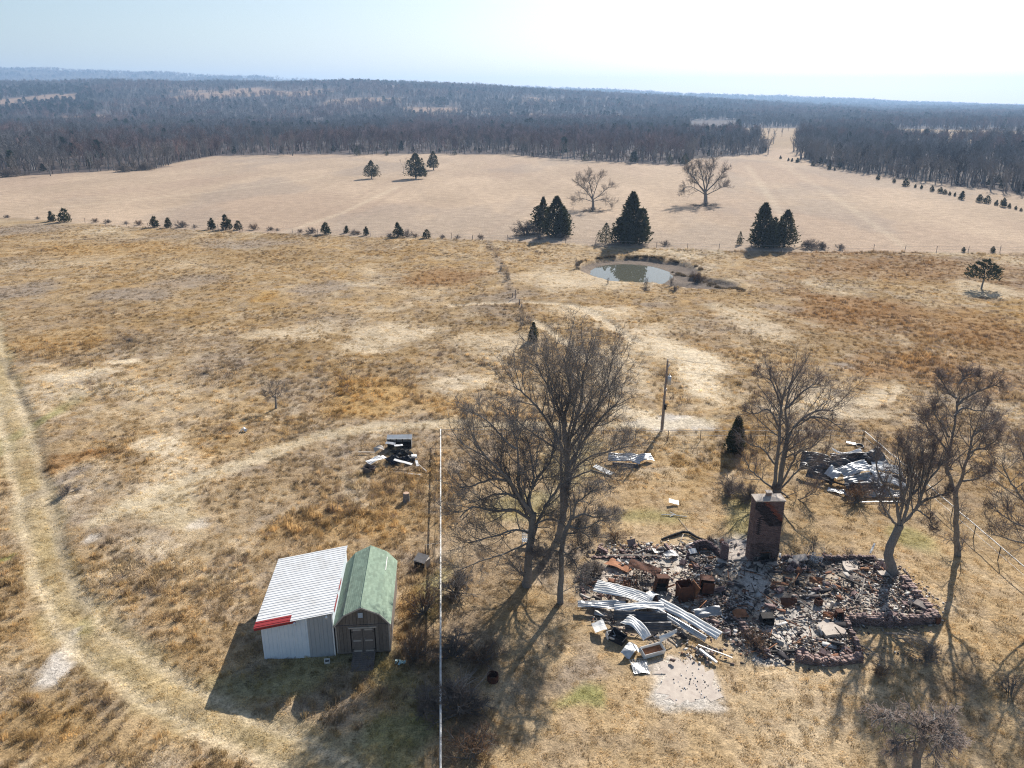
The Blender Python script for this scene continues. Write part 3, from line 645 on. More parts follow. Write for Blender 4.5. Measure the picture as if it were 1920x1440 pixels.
hero_tree('bare_tree', 'tallest bare tree behind the forked one, with a dense rounded crown and dark upright trunk', (1047, 1012),
    [(1047, 1012, .27), (1052, 985, .24), (1058, 955, .23), (1062, 900, .20), (1064, 840, .17)],
    [(.24, [(1063, 850), (1060, 790), (1070, 740), (1062, 690), (1052, 650)], .5), (.22, [(1063, 840), (1085, 760), (1092, 700), (1105, 655)], 1.2),
     (.22, [(1062, 880), (1082, 848), (1112, 806), (1140, 772), (1172, 745)], -.5), (.2, [(1062, 860), (1040, 815), (1008, 770), (978, 735), (950, 718)], .5),
     (.17, [(1063, 820), (1042, 760), (1018, 712), (995, 672)], 1.8), (.16, [(1063, 850), (1100, 800), (1135, 740), (1160, 690)], 2.5), (.13, [(1062, 890), (1110, 858), (1155, 845), (1195, 832)], -2.0),
     (.15, [(1060, 830), (1075, 770), (1085, 720), (1078, 670)], -2.0), (.13, [(1062, 850), (1030, 830), (985, 800), (950, 770)], -2.5), (.12, [(1064, 830), (1110, 770), (1140, 715), (1150, 665)], -.8), (.12, [(1062, 800), (1035, 730), (1020, 680), (1010, 655)], -1.2),
     (.12, [(1062, 900), (1100, 885), (1130, 890), (1160, 900)], -2.2), (.2, [(1052, 985), (1047, 898), (1048, 840), (1046, 780), (1040, 720)], 1.2), (.16, [(1058, 950), (1075, 890), (1088, 840), (1098, 780)], -1.4)],
    12, sec=10, ter=8, tw=6, fine=3, lf=.55, cut=.88, lr=.66, epi=12)
hero_tree('bare_tree', 'slim dark bare tree at the left edge of the ruin, its branches reaching right', (1050, 1130),
    [(1050, 1130, .19), (1052, 1070, .165), (1053, 1030, .16), (1060, 998, .14), (1070, 975, .11)],
    [(.10, [(1070, 975), (1090, 962), (1120, 967), (1145, 965), (1168, 945)], -.5), (.10, [(1066, 985), (1090, 993), (1122, 981), (1150, 962)], -1.5), (.11, [(1070, 975), (1078, 945), (1090, 938), (1115, 920), (1150, 905)], .8),
     (.08, [(1059, 1000), (1088, 999), (1110, 1010), (1135, 1000)], -1), (.07, [(1054, 1030), (1076, 1048), (1090, 1072), (1098, 1100)], -1.2), (.07, [(1053, 1035), (1030, 1030), (1010, 1040), (980, 1035)], -.6), (.07, [(1070, 975), (1068, 940), (1060, 905)], .6), (.06, [(1052, 1055), (1035, 1045), (1028, 1062), (1020, 1090)], -.8), (.06, [(1053, 1045), (1080, 1030), (1105, 1028)], -1)],
    13, sec=8, ter=7, tw=6, fine=3, lf=.42)
hero_tree('bare_tree', 'many-stemmed bare tree rising right behind the brick chimney', (1456, 930),
    [(1456, 930, .34), (1457, 918, .32), (1458, 908, .26)],
    [(.20, [(1450, 916), (1455, 860), (1462, 827), (1463, 783), (1472, 722), (1476, 690)], .4), (.21, [(1460, 916), (1469, 858), (1478, 806), (1474, 764), (1484, 715), (1492, 680)], 1.0), (.17, [(1464, 905), (1478, 830), (1504, 788), (1534, 770), (1565, 768), (1585, 750)], .2),
     (.12, [(1504, 788), (1524, 780), (1548, 785), (1575, 802), (1598, 815)], -1), (.13, [(1464, 910), (1484, 875), (1498, 852), (1527, 837), (1555, 812)], -1.2), (.11, [(1466, 914), (1498, 879), (1534, 860), (1570, 853)], -1.5), (.11, [(1448, 914), (1423, 895), (1405, 879), (1396, 850)], -1),
     (.11, [(1453, 870), (1430, 845), (1409, 833), (1385, 825)], -.6), (.11, [(1460, 800), (1440, 770), (1409, 775), (1380, 768)], .5), (.11, [(1464, 780), (1452, 733), (1436, 712), (1412, 700)], 1.5), (.09, [(1448, 922), (1420, 938), (1395, 930), (1366, 926)], -1.2), (.09, [(1462, 922), (1490, 935), (1520, 925), (1550, 910)], -1.5), (.12, [(1474, 764), (1500, 735), (1525, 720), (1550, 715)], 1.5), (.1, [(1469, 858), (1490, 835), (1510, 825), (1535, 800)], 1.5)],
    14, sec=9, ter=7, tw=6, fine=2, lf=.50, tlen=1.25, mats=('bark', 'twig_red'))
hero_tree('bare_tree', 'dark bare tree with a curved trunk growing out of the right side of the ruin', (1674, 1076),
    [(1674, 1076, .33), (1666, 1036, .29), (1680, 1000, .27), (1687, 985, .25)],
    [(.15, [(1685, 985), (1682, 955), (1668, 925), (1645, 888), (1637, 847), (1633, 795)], .5), (.12, [(1680, 988), (1664, 970), (1647, 938), (1634, 905)], -.8), (.13, [(1687, 985), (1691, 944), (1684, 874), (1680, 808)], .8), (.15, [(1689, 985), (1702, 935), (1725, 897), (1726, 847), (1729, 800)], .5),
     (.17, [(1690, 986), (1718, 952), (1734, 910), (1766, 869), (1780, 832)], -.3), (.13, [(1712, 960), (1734, 941), (1766, 927), (1794, 921)], -1.2), (.10, [(1706, 930), (1713, 891), (1698, 847), (1693, 810)], 1.2), (.1, [(1734, 910), (1745, 880), (1752, 845), (1760, 800)], 1), (.08, [(1718, 955), (1735, 965), (1748, 985), (1752, 1000)], -1.2), (.09, [(1690, 950), (1705, 900), (1712, 860), (1708, 825)], -1)],
    15, sec=9, ter=7, tw=6, fine=2, epi=0, lf=.44, tlen=1.15, up=.8, mats=('bark', 'twig_red'))
hero_tree('bare_tree', 'tall double-stemmed bare tree by the white fence right of the ruin', (1796, 1040),
    [(1796, 1040, .21), (1793, 990, .18), (1792, 932, .165)],
    [(.17, [(1792, 932), (1781, 900), (1775, 872), (1781, 819), (1792, 772), (1797, 735), (1801, 700)], .5), (.16, [(1792, 930), (1803, 888), (1814, 852), (1822, 819), (1833, 797), (1852, 765)], -.5), (.11, [(1794, 760), (1822, 738), (1862, 722), (1885, 728)], -.5), (.10, [(1795, 745), (1770, 724), (1760, 700)], .6),
     (.10, [(1814, 852), (1850, 838), (1880, 808)], -1.5), (.10, [(1778, 850), (1755, 815), (1735, 790), (1720, 770)], 1), (.09, [(1780, 819), (1760, 780), (1748, 755)], -1), (.10, [(1800, 900), (1835, 895), (1862, 870)], -2), (.1, [(1790, 780), (1815, 765), (1840, 770), (1870, 745)], 1.5), (.1, [(1785, 880), (1755, 870), (1735, 880)], -1.5), (.09, [(1798, 720), (1815, 700), (1835, 690)], .8), (.09, [(1822, 819), (1848, 800), (1875, 790)], 1.2)],
    16, sec=9, ter=7, tw=6, fine=2, lf=.50, tlen=1.25, mats=('bark', 'twig_red'))
hero_tree('bare_tree', 'bare tree cut off by the right edge, thin branches reaching in over the grass', (1985, 1095),
    [(1985, 1095, .24), (1985, 1040, .21), (1980, 990, .19)],
    [(.13, [(1980, 1000), (1945, 965), (1915, 930), (1895, 900), (1875, 868)], -.5), (.11, [(1978, 1010), (1940, 1000), (1905, 985), (1872, 962)], -1.5), (.12, [(1980, 985), (1945, 925), (1928, 880), (1912, 845)], .5), (.10, [(1978, 1020), (1940, 1022), (1900, 1012), (1862, 1000)], -2), (.1, [(1982, 980), (1960, 900), (1950, 850)], 1), (.11, [(1985, 990), (2030, 930), (2060, 880)], 0)],
    17, sec=9, ter=7, tw=6, fine=2, cut=1.0, lf=.44, tlen=1.2, mats=('bark', 'twig_red'))
hero_tree('small_bare_tree', 'small crooked bare tree alone in the brown grass of the left pasture', (517, 764),
    [(517, 764, .11), (517, 752, .09), (516, 744, .08)],
    [(.06, [(516, 746), (505, 735), (494, 728)], .2), (.06, [(516, 745), (520, 728), (528, 716)], .3), (.05, [(516, 746), (527, 738), (540, 730)], -.4), (.05, [(516, 745), (511, 728), (508, 714)], .6), (.05, [(516, 748), (503, 743), (490, 742)], -.5)],
    18, epi=0, sec=6, ter=5, tw=4, fine=0, lf=.45, mats=('bark', 'shrub_grey'))
hero_tree('bare_tree', 'leafless spreading tree in the mown field between the two dark cedar clumps', (1112, 391),
    [(1112, 391, .40), (1112, 380, .33), (1111, 371, .30)],
    [(.2, [(1111, 374), (1098, 358), (1085, 345), (1078, 338)], 1), (.2, [(1111, 372), (1107, 350), (1104, 335), (1106, 322)], 1), (.18, [(1111, 372), (1118, 350), (1124, 335), (1130, 328)], -1), (.17, [(1112, 374), (1128, 362), (1140, 352), (1150, 350)], 1), (.14, [(1111, 378), (1093, 372), (1080, 376), (1072, 385)], -2), (.14, [(1112, 378), (1130, 374), (1142, 380), (1150, 387)], -2), (.14, [(1111, 372), (1095, 348), (1092, 332)], -2)],
    19, epi=0, sec=9, ter=8, tw=6, fine=3, lf=.5, rs=1.5, mats=('bark', 'shrub_grey'))
hero_tree('bare_tree', 'broad leafless tree standing alone in the mown field, farthest from the pond', (1323, 381),
    [(1323, 381, .62), (1323, 368, .52), (1322, 358, .48)],
    [(.3, [(1322, 362), (1305, 340), (1292, 325), (1285, 315)], 1.5), (.3, [(1322, 360), (1318, 335), (1312, 315), (1313, 300)], 1.5), (.28, [(1323, 360), (1331, 335), (1336, 315), (1342, 303)], -1.5), (.28, [(1323, 360), (1343, 340), (1354, 325), (1362, 318)], 1.5), (.2, [(1322, 365), (1300, 352), (1285, 352), (1275, 362)], -2.5), (.2, [(1323, 366), (1345, 355), (1357, 350), (1365, 350)], -2.5), (.2, [(1322, 360), (1300, 330), (1297, 312)], -3), (.18, [(1323, 360), (1325, 330), (1326, 305)], 3)],
    20, epi=0, sec=9, ter=8, tw=6, fine=3, lf=.5, rs=2.0, mats=('bark', 'shrub_grey'))
hero_tree('dead_sapling', 'thin bare sapling left of the biggest cedar in the mown field', (757, 326),
    [(757, 326, .12), (757, 318, .09), (757, 312, .07)], [(.06, [(757, 316), (752, 306), (750, 298)], .5), (.06, [(757, 314), (760, 304), (761, 296)], -.5), (.05, [(757, 318), (764, 311)], 0)], 21, epi=0, sec=5, ter=4, tw=3, fine=0, lf=.5)
hero_tree('vine_tangle_tree', 'dead tree smothered in a pale tangle of vines at the bottom edge', (1716, 1452),
    [(1716, 1452, .19), (1722, 1415, .17), (1730, 1385, .14)],
    [(.09, [(1728, 1390), (1715, 1372), (1700, 1360), (1672, 1352), (1655, 1345)], .3), (.09, [(1730, 1386), (1745, 1362), (1765, 1350), (1782, 1358)], .2), (.09, [(1729, 1388), (1728, 1362), (1740, 1345)], .6), (.08, [(1728, 1392), (1752, 1385), (1776, 1380), (1795, 1392)], -.5), (.08, [(1726, 1396), (1706, 1388), (1688, 1392), (1675, 1405)], -.5), (.07, [(1728, 1390), (1755, 1375), (1778, 1372)], -1)],
    22, sec=9, ter=7, tw=4, fine=1, lf=.62, rs=2.2, epi=0, mats=('bark', 'vine'), up=-.35)

# ------------------------------------------------------------------ cedars, shrubs
def leaf_cloud(n, rng, prof, size, tipup=.5):
    """n pointed leaf sprays spread through a crown; prof(t) is the crown radius at height fraction t"""
    t = rng.random(n) ** .85; a = rng.uniform(0, 2 * np.pi, n); lob = .92 + .34 * (fbm(a * 1.6 + 20, t * 7.0, 1.0, 3, int(rng.integers(0, 60))) - .5) * 2.2 + .10 * np.sin(a * 7 + t * 23)
    q = prof(t) * lob * (rng.random(n) ** .38) * rng.uniform(.85, 1.12, n)
    P = np.stack([q * np.cos(a), q * np.sin(a), t], 1)
    d = np.stack([np.cos(a), np.sin(a), np.full(n, tipup) + rng.normal(0, .35, n)], 1) + rng.normal(0, .3, (n, 3)); d /= np.linalg.norm(d, axis=1)[:, None]
    return P, d
def spray_mesh(P, d, size, rng, wide=.42):
    n = len(P); s = np.cross(d, rng.normal(size=(n, 3))); s /= np.linalg.norm(s, axis=1)[:, None] + 1e-9; L = (size * rng.uniform(.6, 1.4, n))[:, None]
    V = np.stack([P - d * L * .35, P + s * L * wide * .5, P + d * L * .75, P - s * L * wide * .5], 1).reshape(-1, 3); i = np.arange(n)[:, None] * 4
    return V, i + np.array([0, 1, 2, 3])
def cedar_meshes(h, r, n, seed, size, matname='cedar', low=.02, shape=.75):
    rng = np.random.default_rng(seed)
    prof = lambda t: r * (np.clip(1 - t ** 1.35, 0, 1) ** (shape + .18)) * np.clip(.62 + t * 2.2, 0, 1)
    P, d = leaf_cloud(int(n * .62), rng, lambda t: prof(t) * .86, size); P[:, 2] = low * h + P[:, 2] * h * (1 - low); PP = [P]; DD = [d]
    for q in range(8):
        a = rng.uniform(0, 6.28); of = r * rng.uniform(.40, .66); hh = h * rng.uniform(.35, .74); r2 = r * rng.uniform(.42, .62); P, d = leaf_cloud(int(n * .075), rng, lambda t: r2 * np.clip(1 - t, 0, 1) ** .6 * np.clip(.5 + t * 3, 0, 1), size); P[:, 2] = low * h + P[:, 2] * hh; P[:, :2] += (of * math.cos(a), of * math.sin(a)); PP.append(P); DD.append(d)
    V, Q = spray_mesh(np.concatenate(PP), np.concatenate(DD), size, rng)
    cr = mesh_np('crown', V, Q, M[matname], do_link=False)
    tp = np.array([[[0, 0, -.1], [0, 0, h * .3], [0, 0, h * .9]]]); tk = tube_obj('trunk', [(tp, np.array([[.035 * h, .025 * h, .006 * h]]))], 6, M['bark'], None, (0, 0, 0), do_link=False)
    return cr.data, tk.data
def plant(name, label, cat, loc, meshes, s=1.0, rz=0.0, group=None, names=('crown', 'trunk'), sz=None):
    root = empty(name, loc, label, cat, group); root.rotation_euler.z = rz; root.scale = (s, s, sz or s)
    for nm, me in zip(names, meshes):
        o = bpy.data.objects.new(nm, me); link(o); o.parent = root
        if nm in ('twigs', 'stems'): o['kind'] = 'stuff'
    return root
def hgt(px, base, top):
    b = G(px, base); return PL(px, top, b.y).z
def cedar_at(label, px, base, top, wpx, seed, n=2200, size=None, shape=.7, mt='cedar', group=None, name='cedar_tree', low=.02):
    b = GG(px, base); h = PL(px, top, b.y).z - b.z; r = wpx / 2 / F_PX * b.y * 1.02
    return plant(name, label, 'tree', b, cedar_meshes(h, r, int(n * 1.35), seed, size or max(.24, h * .062), mt, low, shape), 1.0, random.random() * 6, group)
cedar_at('tall dark cedar right of the small grey tree, in the clump left of the pond', 1043, 443, 369, 72, 31, 3600, shape=.6)
cedar_at('ragged cedar leaning out behind the tall one in the clump left of the pond', 1018, 436, 370, 48, 32, 1800, shape=.8)
cedar_at('largest dark cedar, broad and conical, straight behind the pond', 1183, 456, 361, 84, 33, 4600, shape=.72)
cedar_at('small light green cedar at the left foot of the largest cedar', 1136, 456, 418, 40, 34, 1000, shape=.7, mt='pine')
cedar_at('tall left cedar of the pair right of the pond', 1428, 463, 381, 68, 35, 3400, shape=.6)
cedar_at('shorter right cedar of the pair right of the pond', 1470, 462, 394, 62, 36, 2600, shape=.55)
cedar_at('knee-high green cedar at the left foot of the pair right of the pond', 1387, 458, 434, 16, 37, 400)
cedar_at('dark conical cedar standing alone, leftmost of the three in the mown field', 697, 335, 301, 33, 38, 1800, shape=.6, low=.1)
cedar_at('biggest cedar of the three in the mown field, with a rounded top', 780, 335, 288, 42, 39, 2400, shape=.42, low=.08)
cedar_at('bluish cedar farthest back of the three in the mown field', 813, 319, 284, 29, 40, 1400, shape=.5, low=.12)
cedar_at('small dark cedar standing alone above the crown of the tallest bare tree', 1000, 640, 604, 24, 41, 700, shape=.6)
cedar_at('young green cedar left of the many-stemmed tree, by the far rail', 1379, 846, 782, 46, 42, 2600, size=.24, shape=.5)
# the pine with a bare stem at the right
b = GG(1840, 541); root = empty('pine_tree', b, 'low spreading pine with a bare stem, alone in the pasture at the far right', 'tree')
rng = np.random.default_rng(43); h = PL(1840, 487, b.y).z; w = 40 / F_PX * b.y
P, d = leaf_cloud(2000, rng, lambda t: w * (.55 + .45 * np.sin(np.pi * np.clip(t * .9 + .15, 0, 1))) * np.clip(1.15 - t, .1, 1) ** .5, .4); P[:, 2] = h * .36 + P[:, 2] * h * .62
keep = fbm(P[:, 0] * 1.0 + P[:, 2] * 2.1, P[:, 1] + P[:, 2], .9, 2, 300) > .46; V, Q = spray_mesh(P[keep], d[keep], .48, rng); mesh_np('crown', V, Q, M['cedar'], root)
tube_obj('trunk', [(np.array([[[0, 0, -.1], [.1, 0, h * .35], [-.1, 0, h * .85]]]), np.array([[.16, .12, .04]]))], 7, M['bark'], root, (0, 0, 0))
LB = np.array([[[0, 0, h * .35], [a * .5, .3, h * .5], [a, .4, h * .58]] for a in (-w * .8, -w * .5, w * .5, w * .85)]); tube_obj('branches', [(LB, np.tile([.06, .04, .02], (4, 1)))], 5, M['bark'], root, (0, 0, 0))

# small cedars and shrubs along the far fence, from the left
cvar = [cedar_meshes(1.0, rr, 520, 50 + i, .15, 'cedar', .03, sh) for i, (rr, sh) in enumerate(((.46, .5), (.56, .35), (.40, .6), (.62, .3), (.50, .45)))]
def shrub_meshes(n, seed, wide=.55, mt='shrub_grey', k=15):
    rng = np.random.default_rng(seed); a = rng.uniform(0, 6.28, k); tl = rng.uniform(0, 1.25, k); ln = rng.uniform(.45, .82, k); P = np.stack([np.stack([np.cos(a) * (q * ln * np.sin(tl) * wide * 1.7 + .04), np.sin(a) * (q * ln * np.sin(tl) * wide * 1.7 + .04), q * ln * np.cos(tl) * (1.0 if q < .9 else .93) - .02], 1) for q in (0, .5, 1.0)], 1)
    R = np.tile([.022, .014, .006], (k, 1)); T_ = grow(P, R, 8, .15, 1, .55, 50, 4, .1, .2, .6, .007, rng); W = grow(*T_, n // 45, .1, 1, .65, 42, 3, .2, .18, .8, .0065, rng, .3, .14)
    V, Q = tubes([(P, R), T_], 3); st = mesh_np('stems', V, Q, M['bark'], do_link=False); V, Q = tubes([W], 3); tw_ = mesh_np('twigs', V, Q, M[mt], do_link=False)
    return tw_.data, st.data
svar = [shrub_meshes(360, 60), shrub_meshes(300, 61, .8), shrub_meshes(300, 62, .6, 'weed'), shrub_meshes(140, 63, .3, k=5)]
ORD = ['first', 'second', 'third', 'fourth', 'fifth', 'sixth', 'seventh', 'eighth', 'ninth', 'tenth', 'eleventh', 'twelfth', 'thirteenth', 'fourteenth', 'fifteenth', 'sixteenth', 'seventeenth', 'eighteenth', 'nineteenth', 'twentieth', 'twenty-first', 'twenty-second', 'twenty-third', 'twenty-fourth', 'twenty-fifth', 'twenty-sixth', 'twenty-seventh']
def row(items, mk):
    for i, it in enumerate(items): mk(i, *it)
def fence_cedar(i, px, base, hp):
    b = GG(px, base); h = PL(px, base - hp, b.y).z - b.z
    plant('small_cedar', 'small dark cedar, %s from the left along the far pasture fence' % ORD[i], 'tree', b, cvar[(i * 3) % 5], h * (.9 + .3 * ((i * 7) % 4) / 4), i * 1.3, 'small cedars along the far pasture fence')
row([(97, 415, 21), (122, 416, 22), (290, 426, 19), (316, 427, 19), (398, 430, 23), (424, 430, 24), (447, 431, 16), (611, 439, 22), (650, 437, 15), (687, 441, 14), (746, 443, 24), (800, 446, 16)], fence_cedar)
def fence_shrub(i, px, base, hp):
    b = GG(px, base); h = PL(px, base - hp, b.y).z - b.z
    plant('grey_shrub', 'small twiggy grey-brown shrub, %s from the left along the far pasture fence' % ORD[i], 'shrub', b, svar[i % 3], h, i * 2.1, 'twiggy shrubs along the far pasture fence', ('twigs', 'stems'))
row([(14, 408, 9), (70, 411, 7), (180, 417, 11), (203, 418, 11), (236, 420, 8), (262, 422, 13), (342, 426, 19), (365, 427, 8), (478, 431, 16), (508, 432, 11), (520, 433, 7), (564, 436, 9), (585, 437, 17), (663, 440, 13), (672, 440, 10), (731, 443, 10), (763, 443, 17), (780, 444, 9), (830, 446, 9), (858, 447, 8), (902, 448, 11)], fence_shrub)
def far_cedar(i, px, base, hp):
    b = GG(px, base); h = PL(px, base - hp, b.y).z - b.z
    plant('round_cedar', 'small dark cedar before the right-hand woods, %s from the gap along the fence' % ORD[i], 'tree', b, cvar[(i * 2) % 5], h * (.9 + .4 * ((i * 7) % 4) / 4), i * 1.7, 'small cedars along the fence before the right-hand woods')
row([(1463, 298, 7), (1478, 302, 5), (1485, 303, 6), (1495, 305, 9), (1524, 311, 9), (1555, 318, 9), (1565, 320, 5), (1646, 337, 10), (1676, 343, 9), (1698, 349, 12), (1716, 352, 6), (1727, 354, 8), (1747, 359, 12), (1763, 362, 9), (1771, 364, 8), (1780, 366, 7), (1790, 368, 8), (1803, 374, 13), (1836, 379, 13), (1850, 381, 14), (1868, 385, 11), (1881, 388, 14), (1892, 390, 8), (1904, 393, 7), (1914, 396, 7)], far_cedar)
for (px, base, hp, lab) in ((1692 / 2 + 960, 472, 9, 'tiny dark cedar in the grass below the pale strip at the far right'), (1861, 472, 11, 'tiny dark cedar closest to the right edge by the far fence')):
    b = GG(px, base); plant('small_cedar', lab, 'tree', b, cvar[1], PL(px, base - hp, b.y).z, 1)
for i, (px, base, hp, mesh_i, lab, wd) in enumerate((
    (986, 441, 42, 0, 'grey leafless small tree at the left of the cedar clump left of the pond', 1), (1050, 448, 14, 1, 'low grey brush at the foot of the cedar clump left of the pond', 1.6), (1010, 450, 12, 1, 'low grey brush at the left foot of the cedar clump', 1.6),
    (1112, 396, 10, 1, 'dry brush round the foot of the leafless tree between the cedar clumps', 3), (1247, 460, 13, 1, 'grey bush right of the largest cedar by the far fence', 1.3),
    (1515, 466, 26, 0, 'tall grey weedy brush at the right of the cedar pair, nearest to it', 1.1), (1540, 466, 22, 0, 'tall grey weedy brush, middle of three right of the cedar pair', 1.1), (1575, 467, 14, 1, 'rounded low brush, rightmost of three right of the cedar pair', 1.2),
    (1322, 386, 8, 1, 'dry weeds round the trunk of the broad leafless tree', 5), (1080, 504, 33, 3, 'upright bare shrub at the left end of the pond bank', .6), (1140, 532, 20, 3, 'bare twig shrub standing in front of the left part of the pond', .5), (1212, 535, 26, 3, 'bare twig shrub at the front right edge of the pond', .6), (1258, 534, 30, 3, 'taller bare shrub just right of the pond water', .6), (1308, 522, 20, 2, 'reddish dry bush on the bank right of the pond', .9),
    (1210, 544, 9, 1, 'low grey brush on the near bank below the pond', 1.4), (1265, 545, 12, 1, 'grey brush on the near bank right of the pond', 1.2), (952, 527, 26, 3, 'thin grey sapling on the old fence line left of the pond', .6), (940, 508, 20, 3, 'smaller grey sapling higher up the old fence line', .7),
    (978, 615, 40, 3, 'tall thin brown weed stalks just left of the lone small cedar', .35), (1155, 1010, 22, 2, 'dark brown round weed clump behind the left part of the ruin', 1.3), (1112, 1080, 44, 0, 'dark dead bush at the left end of the ruin', .9), (1606, 942, 42, 2, 'brown dome-shaped bush in front of the crumpled metal heap', 1.1),
    (1370, 925, 40, 0, 'grey-brown brush left behind the chimney', 1.2), (1405, 935, 32, 1, 'low brush at the foot of the many-stemmed tree', 1.1), (1525, 1035, 60, 3, 'leafless sapling standing behind the ruin right of the chimney', .35), (1330, 1020, 18, 1, 'purplish brush at the back of the ruin left of the brick pillar', 1.1), (1590, 1045, 30, 3, 'tangle of pale stems behind the back wall of the ruin', 1.0),
    (1895, 1300, 56, 3, 'brown brushy shrub at the right edge below the fence', 1.0), (1735, 1240, 30, 1, 'tangled grey brush below the front corner of the ruin', 1.3), (1650, 1265, 26, 2, 'brown weed bush in front of the ruin right of the step', 1.0),
    (775, 1235, 60, 2, 'brown weed bush between the barn and the white rail', .8), (795, 1150, 60, 2, 'rusty brown weed bush left of the white rail, level with the barn', .8), (800, 1330, 50, 0, 'grey brush left of the white rail near the bottom', .9), (860, 1335, 80, 0, 'large grey thicket right of the white rail', 1.0), (880, 1420, 60, 2, 'dark brown thicket right of the white rail at the bottom edge', 1.1), (850, 1230, 60, 0, 'thorny grey brush hugging the right side of the white rail', .9), (905, 1240, 46, 2, 'brown brush in the shadow of the forked tree', 1.1), (855, 1110, 60, 0, 'dark green-grey brush under the forked tree by the rail', 1.0), (1420, 1215, 34, 2, 'brown weeds at the front left edge of the ruin', 1.2), (245, 640, 5, 1, 'greyish weed mound in the left pasture', 3), (128, 925, 22, 1, 'grey weed clump beside the left track', 1.3))):
    b = GG(px, base); h = max(.5, PL(px, base - hp, b.y).z - b.z)
    plant('dry_shrub', lab, 'shrub', b, svar[mesh_i], h * wd, i * 1.9, None, ('twigs', 'stems'), sz=h)
# tussocks that overhang the far bank of the pond
tz = [blades('a_bank_tuft', 60, .5, .8, .06, (0, -.2), .6, rg)]
ang = rg.uniform(-.15, 3.25, 260); px_ = POND_C.x + 1.6 + PR[0] * 1.04 * np.cos(ang); py_ = POND_C.y + .5 + PR[1] * 1.05 * np.sin(ang); keep = fbm(px_, py_, 2.2, 2, 310) > .42
tail = np.linspace(0, 1, 120); tx = np.interp(tail, [0, .5, 1], [G(1262, 503).x, G(1310, 521).x, G(1395, 545).x]) + rg.normal(0, .4, 120); ty = np.interp(tail, [0, .5, 1], [G(1262, 503).y, G(1310, 521).y, G(1395, 545).y]) + rg.normal(0, .6, 120); kt = fbm(tx, ty, 2.0, 2, 311) > .45
X = np.concatenate([px_[keep], tx[kt]]); Yp = np.concatenate([py_[keep], ty[kt]]); n = len(X); zz = land(X, Yp)[0]
scatter('bank_grass', np.stack([X, Yp, zz - .05], 1), np.stack([np.zeros(n), np.zeros(n), rg.uniform(0, 6.28, n)], 1), rg.uniform(.45, .95, n)[:, None] * np.ones(3), np.zeros(n, int), np.array((.10, .075, .045)) * rg.uniform(.6, 1.5, n)[:, None], tz)

# ================================================================== THE WOODS
def wood_tree(seed, nb=46, tall=1.0, mt='wood_mass'):
    """a leafless tree about 1 high: trunk, and a crown of thin twigs"""
    rng = np.random.default_rng(seed)
    tp = np.array([[[0, 0, -.03], [rng.normal(0, .015), rng.normal(0, .015), .28], [rng.normal(0, .03), rng.normal(0, .03), .62]]]); tr = np.array([[.022, .016, .008]])
    k = 9; B = grow(tp, tr, k, .38, 1.0, .62, 42, 5, .9, .10, .6, .006, rng, .25); S = grow(*B, 6, .2, 1, .55, 42, 3, .5, .14, .7, .0042, rng); W = grow(*S, 4, .2, 1, .6, 40, 2, .3, .14, .8, .0036, rng, .3, .05)
    V, Q = tubes([(tp, tr)], 5); V2, Q2 = tubes([B, S], 3)
    V3 = W[0]; s = rng.normal(size=(len(V3), 1, 3)); s /= np.linalg.norm(s, axis=2, keepdims=True); s = s * .0042
    rb = np.stack([V3[:, 0] - s[:, 0], V3[:, 0] + s[:, 0], V3[:, 1] + s[:, 0] * .5, V3[:, 1] - s[:, 0] * .5], 1).reshape(-1, 3); q = np.arange(len(V3))[:, None] * 4 + np.array([0, 1, 2, 3])
    whole = mesh_np('w%d' % seed, np.concatenate([V, V2, rb]), np.concatenate([Q, Q2 + len(V), q + len(V) + len(V2)]), M['wood_mass'], do_link=False)
    tk = mesh_np('trunk', V, Q, M['bark'], do_link=False); cr = mesh_np('crown', np.concatenate([V2, rb]), np.concatenate([Q2, q + len(V2)]), M['twig'], do_link=False)
    return whole, (cr.data, tk.data)
wvar = [wood_tree(400 + i) for i in range(5)]
crn = []
for i in range(2):
    rng = np.random.default_rng(420 + i); P, d = leaf_cloud(420, rng, lambda t: .26 * np.clip(1 - t, 0, 1) ** .55 * np.clip(.5 + 3 * t, 0, 1), .1); P[:, 2] = .12 + P[:, 2] * .88
    V, Q = spray_mesh(P, d, .12, rng); crn.append(mesh_np('z%d' % i, V, Q, M['wood_mass'], do_link=False))
protos = [w[0] for w in wvar] + crn

# front rows: trees that can be told apart
def edge_trees(EDGE, n, label, group, rows=3, seed=0):
    rng = np.random.default_rng(seed); seg = np.hypot(*np.diff(EDGE, axis=0).T); cum = np.concatenate([[0], np.cumsum(seg)])
    for i in range(n):
        u = (i + rng.random()) / n * cum[-1]; j = min(np.searchsorted(cum, u) - 1, len(seg) - 1); j = max(j, 0); f = (u - cum[j]) / seg[j]
        p = EDGE[j] * (1 - f) + EDGE[j + 1] * f; dr = p / np.hypot(*p); p = p + dr * (rng.random() ** 1.6 * 26 + 1)
        if abs(p[0] / p[1]) > .78: continue
        h = rng.uniform(8.0, 13.5) * (1 if dr[1] > .9 else .95); s = h / 1.02
        plant('woodland_tree', label, 'tree', (p[0], p[1], 0), wvar[rng.integers(5)][1], s * rng.uniform(.85, 1.25), rng.random() * 6, group, sz=s)
edge_trees(WOOD_L, 175, 'bare grey tree at the front edge of the woods behind the mown field', 'trees at the front edge of the left and middle woods', seed=1)
edge_trees(WOOD_R, 95, 'bare grey tree fronting the right-hand woods beyond the cedar-lined fence', 'trees at the front edge of the right-hand woods', seed=2)
